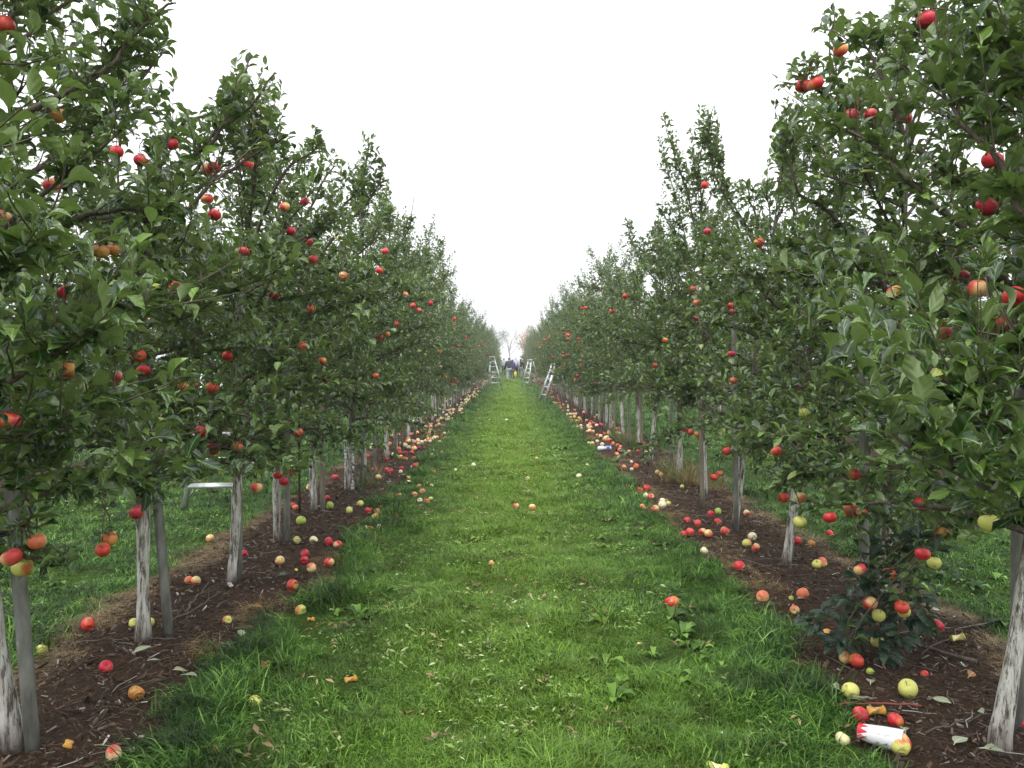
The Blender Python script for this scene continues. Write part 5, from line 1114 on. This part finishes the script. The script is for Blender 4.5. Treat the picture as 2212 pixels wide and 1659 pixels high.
# ------------------------------------------------------------------ fallen apples
info = []
def apple_thing(p, rad, kind, bite, nearby):
    x, y = p; s = rad / 0.040
    o = empty('apple', (x, y, 0)) if False else bpy.data.objects.new('apple', apple_mesh(kind, random.randrange(3), bite) if y < 22 else lo_apple(kind))
    COL.objects.link(o); g = float(soil(x, y)) < 0
    o.location = (x, y, float(top(x, y)) + rad * (0.74 if not g else 0.66)); o.scale = (s, s, s)
    o.rotation_euler = (random.gauss(0, 1.0), random.gauss(0, 1.0), random.random() * 6.28)
    if bite: o.rotation_euler = (random.uniform(-1.2, -0.4), random.gauss(0, 0.3), random.uniform(-0.6, 0.6) - 1.2)
    if nearby and not bite:
        q = bpy.data.objects.new('stem', STEM); COL.objects.link(q); q.parent = o
    return o, g
def side_name(x, y):
    return 'left' if x < 0 else 'right'
records = []
for (px, py, dia, kind, bite) in A:
    p = on_z(px, py, 0.045); d = p[1]; rad = min(0.046, max(0.026, dia * d / F / 2))
    if dia * d / F < 0.045: rad = max(0.018, dia * d / F / 2)
    o, g = apple_thing((p[0], p[1]), rad, kind, bite, d < 9)
    records.append((o, p, kind, bite, g))
groups = {}
for o, p, kind, bite, g in records:
    x, y = p[0], p[1]; rl = LEFT if x < 0 else RIGHT; row = 'left' if x < 0 else 'right'
    if abs(x) < 1.2: where = 'on the grass lane'; key = (kind, bite > 0, 'lane')
    else:
        i = min(range(1, min(len(rl), 16)), key=lambda k: abs(rl[k][1] - y)); tx = rl[i][0]
        rel = 'alley side' if abs(x) < abs(tx) - 0.12 else ('far side' if abs(x) > abs(tx) + 0.12 else 'foot')
        where = f'{"by the foot" if rel == "foot" else "on the " + rel} of the {ORD[i]} {row} trunk'; key = (kind, bite > 0, row, i, rel)
    groups.setdefault(key, []).append((o, y, where, kind, bite))
for key, L in groups.items():
    L.sort(key=lambda q: q[1]); n = len(L)
    for j, (o, y, where, kind, bite) in enumerate(L):
        w = WORD[kind] + (' bitten' if bite and kind != 'rotten' else '')
        lab = f'{w} apple {where}'
        if n > 1: lab += ', ' + (('nearer' if j == 0 else 'farther') + ' of two' if n == 2 else ('nearest' if j == 0 else ('farthest' if j == n - 1 else ORD[j + 1] + '-nearest')) + f' of {["","","two","three","four","five","six","seven","eight","nine","ten"][min(n,10)]}')
        tag(o, lab, 'apple', 'apples fallen on the ground')
n_hand = len(records)
# the crowd of apples farther down both strips: the largest as things, the rest as one mass
pts = []
for k in range(760):
    s = random.choice([-1, 1]); y = 11 + 73 * random.random() ** 1.9
    x = s * (1.72 + random.gauss(0, 0.2) if random.random() < 0.55 else random.uniform(1.5, 2.5))
    if float(soil(x, y)) < -0.06 and random.random() < 0.8: continue
    if s > 0 and random.random() < 0.45: continue
    if y < 13.2: continue
    pts.append((x, y))
pts.sort(key=lambda q: q[1])
nthing = max(0, 298 - n_hand)
for (x, y) in pts[:nthing]:
    kind = random.choice(['cream', 'peach', 'peach', 'peach', 'cream', 'pink', 'cream', 'orange', 'yellow'])
    o, g = apple_thing((x, y), 0.038, kind, 0, False); row = 'left' if x < 0 else 'right'
    tag(o, f'tiny distant fallen apple among many on the {row} soil strip beyond the white trunks', 'apple', f'distant apples on the {row} soil strip')
Gs = {}
for (x, y) in pts[nthing:]:
    kind = random.choice(['cream', 'peach', 'peach', 'cream', 'pink', 'peach', 'cream'])
    Gs.setdefault(kind, []).append((x, y))
G = Geo(); kinds = list(Gs)
for mi_, kind in enumerate(kinds):
    me = lo_apple(kind); V = np.array([v.co[:] for v in me.vertices]); Fc = [tuple(p_.vertices) for p_ in me.polygons]
    for (x, y) in Gs[kind]: G.add(V * 0.97 + np.array([x, y, float(top(x, y)) + 0.03]), Fc, mi_)
o = G.obj('fallen_fruit', [FRUIT[k_] for k_ in kinds], None, True); tag(o, 'mass of tiny fallen apples along both strips in the far distance', kind='stuff')

# apple cores and chunks
def core(px, py, size, kind, label, rz):
    p = on_z(px, py, 0.03); G = Geo(); n = 16; zz = np.linspace(-0.04, 0.04, 12); prof = 0.012 + 0.022 * np.abs(zz / 0.04) ** 2.2; prof[0] = 0.012; prof[-1] = 0.012
    V = [(prof[i] * (1 + 0.25 * math.sin(3 * a + i)) * math.cos(a), prof[i] * (1 + 0.25 * math.cos(2 * a + i * .7)) * math.sin(a), zz[i]) for i in range(12) for a in np.arange(n) * 2 * math.pi / n]
    for i in range(11):
        G.add(V[i * n:(i + 2) * n], [(j, (j + 1) % n, n + (j + 1) % n, n + j) for j in range(n)], 1 if 2 < i < 8 else 0)
    G.add(V[:n], [tuple(range(n))[::-1]]); G.add(V[-n:], [tuple(range(n))])
    o = G.obj('apple_core', [FRUIT[kind], M['rotflesh' if kind == 'rotten' else 'flesh']], None, True); o.location = (p[0], p[1], float(top(p[0], p[1])) + 0.03); o.rotation_euler = (1.3, 0.2, rz); o.scale = (size,) * 3
    tag(o, label, 'apple core', 'eaten apple cores')
core(1552, 1650, 1.05, 'yellow', 'eaten green-yellow apple core in the grass at the bottom edge', 0.6)
core(2068, 1390, 0.9, 'yellow', 'chewed pale yellow core on the soil left of the bent white trunk', 1.4)
core(1893, 1546, 0.95, 'rotten', 'golden-brown rotting core between two red apples', 1.0)
core(1706, 1473, 0.6, 'rotten', 'small brown core at the grass edge of the right strip', 0.3)
core(758, 1462, 0.75, 'rotten', 'flattened orange fruit scrap in the grass lane', 1.5)
core(148, 1622, 0.6, 'rotten', 'small orange fruit scrap on the soil behind the half red apple', 0.4)
core(672, 1333, 0.55, 'rotten', 'orange peel-like scrap in the grass below a yellow-green apple', 0.9)
core(640, 1238, 0.4, 'yellow', 'small pale scrap above the yellow-green apple on the left strip', 0.2)

# ------------------------------------------------------------------ paper cup
cup_m = mat('waxed_paper', (0.82, 0.82, 0.83), 0.45); t = NT(cup_m); sp = t.new('ShaderNodeSeparateXYZ'); t.lk(t.pos(True), sp.inputs[0])
an = t.math('ARCTAN2', sp.outputs[1], sp.outputs[0]); wv = t.math('MULTIPLY', t.math('SINE', t.math('MULTIPLY', an, 9.0)), 0.012)
f = t.ramp(t.math('MULTIPLY', t.math('ADD', sp.outputs[2], wv), 5.0), [(0.13, 1.0), (0.145, 0.0)])
bars = t.ramp(t.math('SINE', t.math('MULTIPLY', t.math('ADD', an, t.math('MULTIPLY', sp.outputs[2], 14.0)), 22.0)), [(0.62, 1.0), (0.7, 0.0)])
half = t.ramp(t.math('SINE', an), [(0.1, 1.0), (0.3, 0.0)])
t.col(t.mix(t.math('MULTIPLY', f, t.math('MAXIMUM', bars, t.math('SUBTRACT', 1.0, half))), (0.82, 0.82, 0.83), (0.6, 0.015, 0.04)))
cup_in = mat('cup_inside', (0.78, 0.66, 0.62), 0.5)
p = on_z(1878, 1583, 0.05)
q = on_z(1925, 1615, 0.06)
t_ = empty('paper_cup', (p[0] - 0.035, p[1] + 0.02, float(top(p[0], p[1])) + 0.042)); ax = Vector((0.80, -0.60, 0.02)).normalized()
t_.rotation_euler = ax.to_track_quat('Z', 'Y').to_euler(); tag(t_, 'white and red paper cup lying on its side among fallen apples', 'paper cup')
G = Geo(); n = 40; V = []; Lc = 0.165; rings = [(0, .030), (0.004, .031), (Lc * .3, .036), (Lc * .6, .0415), (Lc, .048)]
for z, r_ in rings:
    for j in range(n): a = j * 2 * math.pi / n; V.append((r_ * math.cos(a), r_ * math.sin(a) * (0.94 if z > 0.1 else 1), z))
G.add(V, [(i * n + j, i * n + (j + 1) % n, i * n + n + (j + 1) % n, i * n + n + j) for i in range(4) for j in range(n)])
G.obj('cup_wall', cup_m, t_, True)
G = Geo(); V = []
for z, r_ in ((Lc, .0465), (Lc * .5, .039), (0.01, .030)):
    for j in range(n): a = j * 2 * math.pi / n; V.append((r_ * math.cos(a), r_ * math.sin(a) * (0.94 if z > 0.1 else 1), z))
G.add(V, [(i * n + j, i * n + (j + 1) % n, i * n + n + (j + 1) % n, i * n + n + j) for i in range(2) for j in range(n)] + [tuple(range(2 * n, 3 * n))])
G.obj('inside', cup_in, t_, True)
G = Geo(); G.tube([(.0475 * math.cos(a), .0475 * math.sin(a) * .94, Lc) for a in np.linspace(0, 2 * math.pi, 41)], 0.0022, 6); G.obj('rim', mat('cup_rim', (0.84, 0.82, 0.82), 0.4), t_, True)
# small cursive print on the side that faces up
ink = mat('cup_ink', (0.12, 0.10, 0.12), 0.6); G = Geo(); mw = t_.rotation_euler.to_matrix()
upl = np.array(mw.transposed() @ Vector((-0.25, -0.75, 0.6))); a0 = math.atan2(upl[1], upl[0])
for k in range(9):
    P = []
    for s_ in np.linspace(0, 1, 7):
        z = 0.068 + k * 0.0062 + s_ * 0.006; rr = np.interp(z, [0, Lc], [.0305, .048]) + 0.0006; a = a0 + 0.05 * math.sin(s_ * 6.28 + k * 1.9) + (0.10 if k in (2, 6) else 0.03) * math.sin(s_ * 3.14)
        P.append((rr * math.cos(a), rr * math.sin(a) * np.interp(z, [0, .1, .165], [1, .96, .94]) + 0, z))
    G.tube(P, 0.0007, 4, cap=False)
G.obj('printed_script', ink, t_)
o = bpy.data.objects.new('apple', apple_mesh('pink', 1)); COL.objects.link(o); o.location = Vector(t_.location) + ax * 0.155 + Vector((0, -0.005, -0.004)); o.rotation_euler = (0.3, 1.2, 0.5); o.scale = (1.02,) * 3
tag(o, 'pinkish red apple half inside the mouth of the paper cup', 'apple', 'apples fallen on the ground')
# crumpled cloudy plastic bottle far down the right strip edge
p = on_z(1305, 972, 0.03); tb_ = empty('plastic_bottle', (p[0], p[1], float(top(p[0], p[1])) + 0.035), (0, 0, 0.2)); tag(tb_, 'white and blue crumpled wrapper on the mulch at the grass edge, right strip', 'wrapper')
G = Geo(); V = []; n = 12
for i, (z, r_) in enumerate(((-.12, .01), (-.10, .035), (-.03, .042), (0.01, .028), (.05, .042), (.11, .034), (.13, .012))):
    for j in range(n): a = j * 2 * math.pi / n; rr = r_ * (1 + .18 * math.sin(3 * a + i * 2)); V.append((z, rr * math.cos(a), rr * math.sin(a)))
G.add(V, [(i * n + j, i * n + (j + 1) % n, i * n + n + (j + 1) % n, i * n + n + j) for i in range(6) for j in range(n)])
G.obj('film', mat('white_film', (0.75, 0.77, 0.82), 0.35), tb_, True)
G = Geo(); G.tube([(0.03, 0, 0), (0.09, 0, 0.0)], [0.0455, 0.044], 12, cap=False); G.obj('blue_print', mat('blue_print', (0.12, 0.16, 0.5), 0.4), tb_, True)

# ------------------------------------------------------------------ fallen leaves, sticks
def fallen_leaf(px, py, size, m, label, rz, group, tilt=None):
    p = on_z(px, py, 0.02); o = bpy.data.objects.new('fallen_leaf', leaf_mesh(random.randrange(8), m)); COL.objects.link(o)
    o.location = (p[0], p[1], float(top(p[0], p[1])) + 0.022); s = size; o.scale = (s, s * 1.35, s * 0.45); o.rotation_euler = (random.gauss(0, .3) if tilt is None else tilt, random.gauss(-.1, .15), rz)
    tag(o, label, 'leaf', group)
FL = 'pale fallen leaves on the soil'
for px, py, s, m, rz, lab in [
 (283, 1427, .10, 'leaf_fallen', .9, 'large pale fallen leaf right of the small dark red apple'), (280, 1443, .08, 'leaf_fallen', .5, 'narrow pale fallen leaf below the large one by the dark red apple'), (318, 1440, .075, 'leaf_fallen', .6, 'pale fallen leaf below the foot of the wired white trunk'),
 (390, 1468, .10, 'leaf_fallen', .1, 'pale curled leaf in the wilted sprig in the middle of the left strip'), (372, 1462, .08, 'leaf_fallen', 1.2, 'upright narrow leaf in the wilted sprig on the left strip'), (520, 1385, .09, 'leaf_fallen', 1.8, 'pale fallen leaf left of the brightest one at the grass edge'),
 (572, 1390, .10, 'leaf_fallen', 0.0, 'brightest curled fallen leaf at the grass edge of the left strip'), (480, 1400, .08, 'leaf_wilt', .3, 'dark wilted leaf left of the pale pair near the red twig'), (495, 1412, .08, 'leaf_wilt', 2.3, 'dark wilted leaf touching the red twig from below'),
 (455, 1510, .09, 'leaf_wilt', 1.1, 'dark leaf in the wilted sprig beside the yellow apple, leftmost'), (475, 1500, .09, 'leaf_wilt', 2.5, 'dark leaf standing up in the wilted sprig beside the yellow apple'), (440, 1515, .08, 'leaf_wilt', 3.3, 'dark leaf lying flat left of the wilted sprig'),
 (500, 1508, .08, 'leaf_fallen', .4, 'small pale leaf in the wilted sprig nearest the yellow apple'), (598, 1252, .09, 'leaf_wilt', .5, 'dark wilted leaf right of the base of the third trunk'), (580, 1255, .08, 'leaf_wilt', 2.2, 'darker wilted leaf under the peach-coloured apple, left strip'),
 (542, 1320, .09, 'leaf_brown', .1, 'brown dry leaf in the middle of the left strip'), (215, 1560, .07, 'leaf_fallen', 1.5, 'small pale leaf standing above an orange scrap'), (272, 1632, .06, 'leaf_fallen', .2, 'pale leaf touching the half red apple'),
 (2058, 1285 + 60, .09, 'leaf_fallen', .6, 'pale leaf in the sprig beyond the dark red bitten apple, right strip'), (2035, 1330, .08, 'leaf_fallen', 2.6, 'pale leaf at the grass behind the right strip'), (2005, 1520, .11, 'leaf_fallen', -.9, 'pale folded leaf right of the large yellow-green apple'),
 (1880, 1494, .08, 'leaf_fallen', 1.1, 'pale leaf between the two yellow-green apples'), (1817, 1507, .08, 'leaf_fallen', 2.0, 'grey-green leaf tucked behind the left yellow-green apple'), (2112, 1635, .12, 'leaf_fallen', -.35, 'long pale leaf at the bottom right near the bent trunk'),
 (1957, 1597, .075, 'leaf_fallen', 1.3, 'square-looking pale leaf behind the paper cup mouth'), (2060, 1628, .09, 'leaf_fallen', .9, 'pale leaf on the grass edge right of the paper cup'), (1830, 1605, .10, 'leaf_wilt', .3, 'dark leaf between the cup and the red and yellow apple'),
 (2128, 1560, .07, 'leaf_fallen', 1.6, 'small narrow pale leaf on the mulch left of the bent trunk'), (2090, 1480, .08, 'leaf_brown', .6, 'dry curled leaf on the mulch below a fallen branch'), (1752, 1578, .06, 'leaf_fallen', .3, 'tiny pale leaf in the grass left of the red and yellow apple'),
 (1720, 1305, .09, 'leaf_fallen', .4, 'pale leaf at the straw edge beside two peach-coloured apples'), (660, 1222, .08, 'leaf_fallen', 1.1, 'pale folded leaf left of a peach-coloured apple, left strip'), (655, 1232, .08, 'leaf_wilt', 2.6, 'dark leaf beneath the pale folded one on the left strip'),
 (620, 1612, .13, 'leaf_fallen', .9, 'ragged pale leaf in the lane grass near the bottom'), (1225, 1578, .07, 'leaf_fallen', .2, 'pale leaf in the lane grass near the bottom centre'), (1100, 1560, .05, 'leaf_fallen', 1.4, 'small white-green leaf in the middle of the lane'), (1290, 1478, .07, 'leaf_fallen', 2.0, 'pale leaf in the lane grass right of the centre')]:
    fallen_leaf(px, py, s, m, lab, rz, FL)
def stick(px0, py0, px1, py1, r0, label, m='bark', fork=0, lift=0.02, name='fallen_branch'):
    a = on_z(px0, py0, 0.02); b = on_z(px1, py1, 0.02); n = 9; P = np.linspace(a, b, n); L = np.linalg.norm(b - a); P[1:-1] += RNG.normal(0, L * 0.015, (n - 2, 3)) * (1, 1, .2)
    P[:, 2] = top(P[:, 0], P[:, 1]) + lift + np.abs(RNG.normal(0, .006, n)); c = P[0].copy(); G = Geo(); P = P - c; G.tube(P, np.linspace(r0, r0 * .45, n), 7, jitter=.15)
    for k in range(fork):
        j = RNG.integers(2, n - 2); d = (P[j + 1] - P[j]); d /= np.linalg.norm(d); an = RNG.choice([-1, 1]) * RNG.uniform(.5, .9); e = np.array([d[0] * math.cos(an) - d[1] * math.sin(an), d[0] * math.sin(an) + d[1] * math.cos(an), .1])
        G.tube(np.array([P[j], P[j] + e * L * .12 + RNG.normal(0, .005, 3), P[j] + e * L * .26]), [r0 * .5, r0 * .4, r0 * .2], 5)
    o = G.obj(name, M[m], None, True); o.location = c; tag(o, label, 'branch', 'cut branches lying on the soil')
M['redtwig'] = mat('red_twig', (0.25, 0.055, 0.045), 0.5)
stick(430, 1420, 545, 1408, .006, 'straight reddish twig on the left strip below the grey stake', 'redtwig')
stick(2110, 1447, 1880, 1380, .011, 'thick brown fallen branch right of the low leafy growth', fork=2)
stick(2150, 1330, 1990, 1430, .006, 'thin tan branch arching toward the bent white trunk', fork=1)
stick(1990, 1545, 1790, 1530, .005, 'dark red twig passing under the crimson apple', 'redtwig')
stick(1840, 1520, 1885, 1527, .009, 'short bleached stick below the left yellow-green apple', 'wood', name='fallen_stick')
stick(1770, 1378, 1830, 1394, .008, 'short pale split stick beside the rotting orange apple', 'wood', name='fallen_stick')
stick(350, 1370, 480, 1290, .006, 'brown twig running from the wired trunk toward the third trunk', fork=2)
stick(400, 1335, 450, 1272, .008, 'forked reddish brown branch between the second and third left trunks', fork=2)
stick(1600, 1218, 1700, 1250, .007, 'dark twig lying before the leaning white trunk, right strip', fork=1)
stick(1640, 1220, 1730, 1215, .006, 'thin grey twig just behind the base of the leaning trunk', fork=1)
stick(1560, 1190, 1500, 1215, .005, 'thin tan twig on the soil right of the red bitten apple', fork=1)
stick(380, 1395, 300, 1390, .005, 'short dark twig at the foot of the wired white trunk', fork=1)
stick(2000, 1600, 2140, 1560, .004, 'thin grey twig crossing the mulch near the bottom right')
stick(1890, 1395, 2010, 1365, .006, 'grey twig under the low hanging leaves', fork=1)
# small twig litter
G = Geo()
for st in (0, 1):
    a, b, s = STRIPS[st]
    for k in range(650):
        y = 2.6 + 9 * random.random() ** 1.4; x = random.uniform(a + .05, b - .05)
        if float(strip_cover(np.array(x), np.array(y), STRIPS[st])) < 0.03: continue
        L = random.uniform(.04, .22); an_ = random.random() * 6.28; d = np.array([math.cos(an_), math.sin(an_), 0]); P = np.array([[x, y, 0]] * 4) + d * np.linspace(0, L, 4)[:, None] + RNG.normal(0, L * .04, (4, 3)) * (1, 1, 0)
        P[:, 2] = top(P[:, 0], P[:, 1]) + .014 + RNG.random(4) * .012; G.tube(P, [.0024, .002, .0018, .001], 3, cap=False, a=random.random())
tag(G.obj('twig_litter', M['chip'], None, True, True), 'thin dry twigs scattered over the mulch', kind='stuff')
# tall tan grass around the middle trunks of the right row
tall = [tuft('tall_dry_grass_tuft', 40, 0.08, 0.2, 0.42, 0.004, 0.7, M['straw' if i % 2 else 'grass'], 160 + i) for i in range(4)]
X = np.concatenate([RNG.normal(2.25, .13, 60), RNG.normal(2.2, .12, 40), RNG.normal(-1.75, .08, 14)]); Y = np.concatenate([RNG.normal(10.0, .5, 60), RNG.normal(14.6, .6, 40), RNG.normal(9.6, .3, 14)])
scatter('tall_grass', np.stack([X, Y, top(X, Y)], 1), np.stack([X * 0, X * 0, RNG.random(len(X)) * 6.28], 1), RNG.uniform(.6, 1.1, len(X)), RNG.integers(0, 4, len(X)), tall, 'tall tan grass growing between the pale trunks of the right row')

# ------------------------------------------------------------------ fog
if HAZE > 0:
    hm = bpy.data.materials.new('haze'); hm.use_nodes = True; nn = hm.node_tree.nodes
    for n in list(nn): nn.remove(n)
    pv = nn.new('ShaderNodeVolumePrincipled'); pv.inputs['Color'].default_value = (0.97, 0.98, 1.0, 1); pv.inputs['Density'].default_value = HAZE
    oo = nn.new('ShaderNodeOutputMaterial'); hm.node_tree.links.new(pv.outputs[0], oo.inputs['Volume'])
    G = Geo(); G.box((0, 720, 14.5), (2000, 1640, 32)); o = G.obj('haze', hm); tag(o, 'pale fog filling the orchard', kind='stuff')
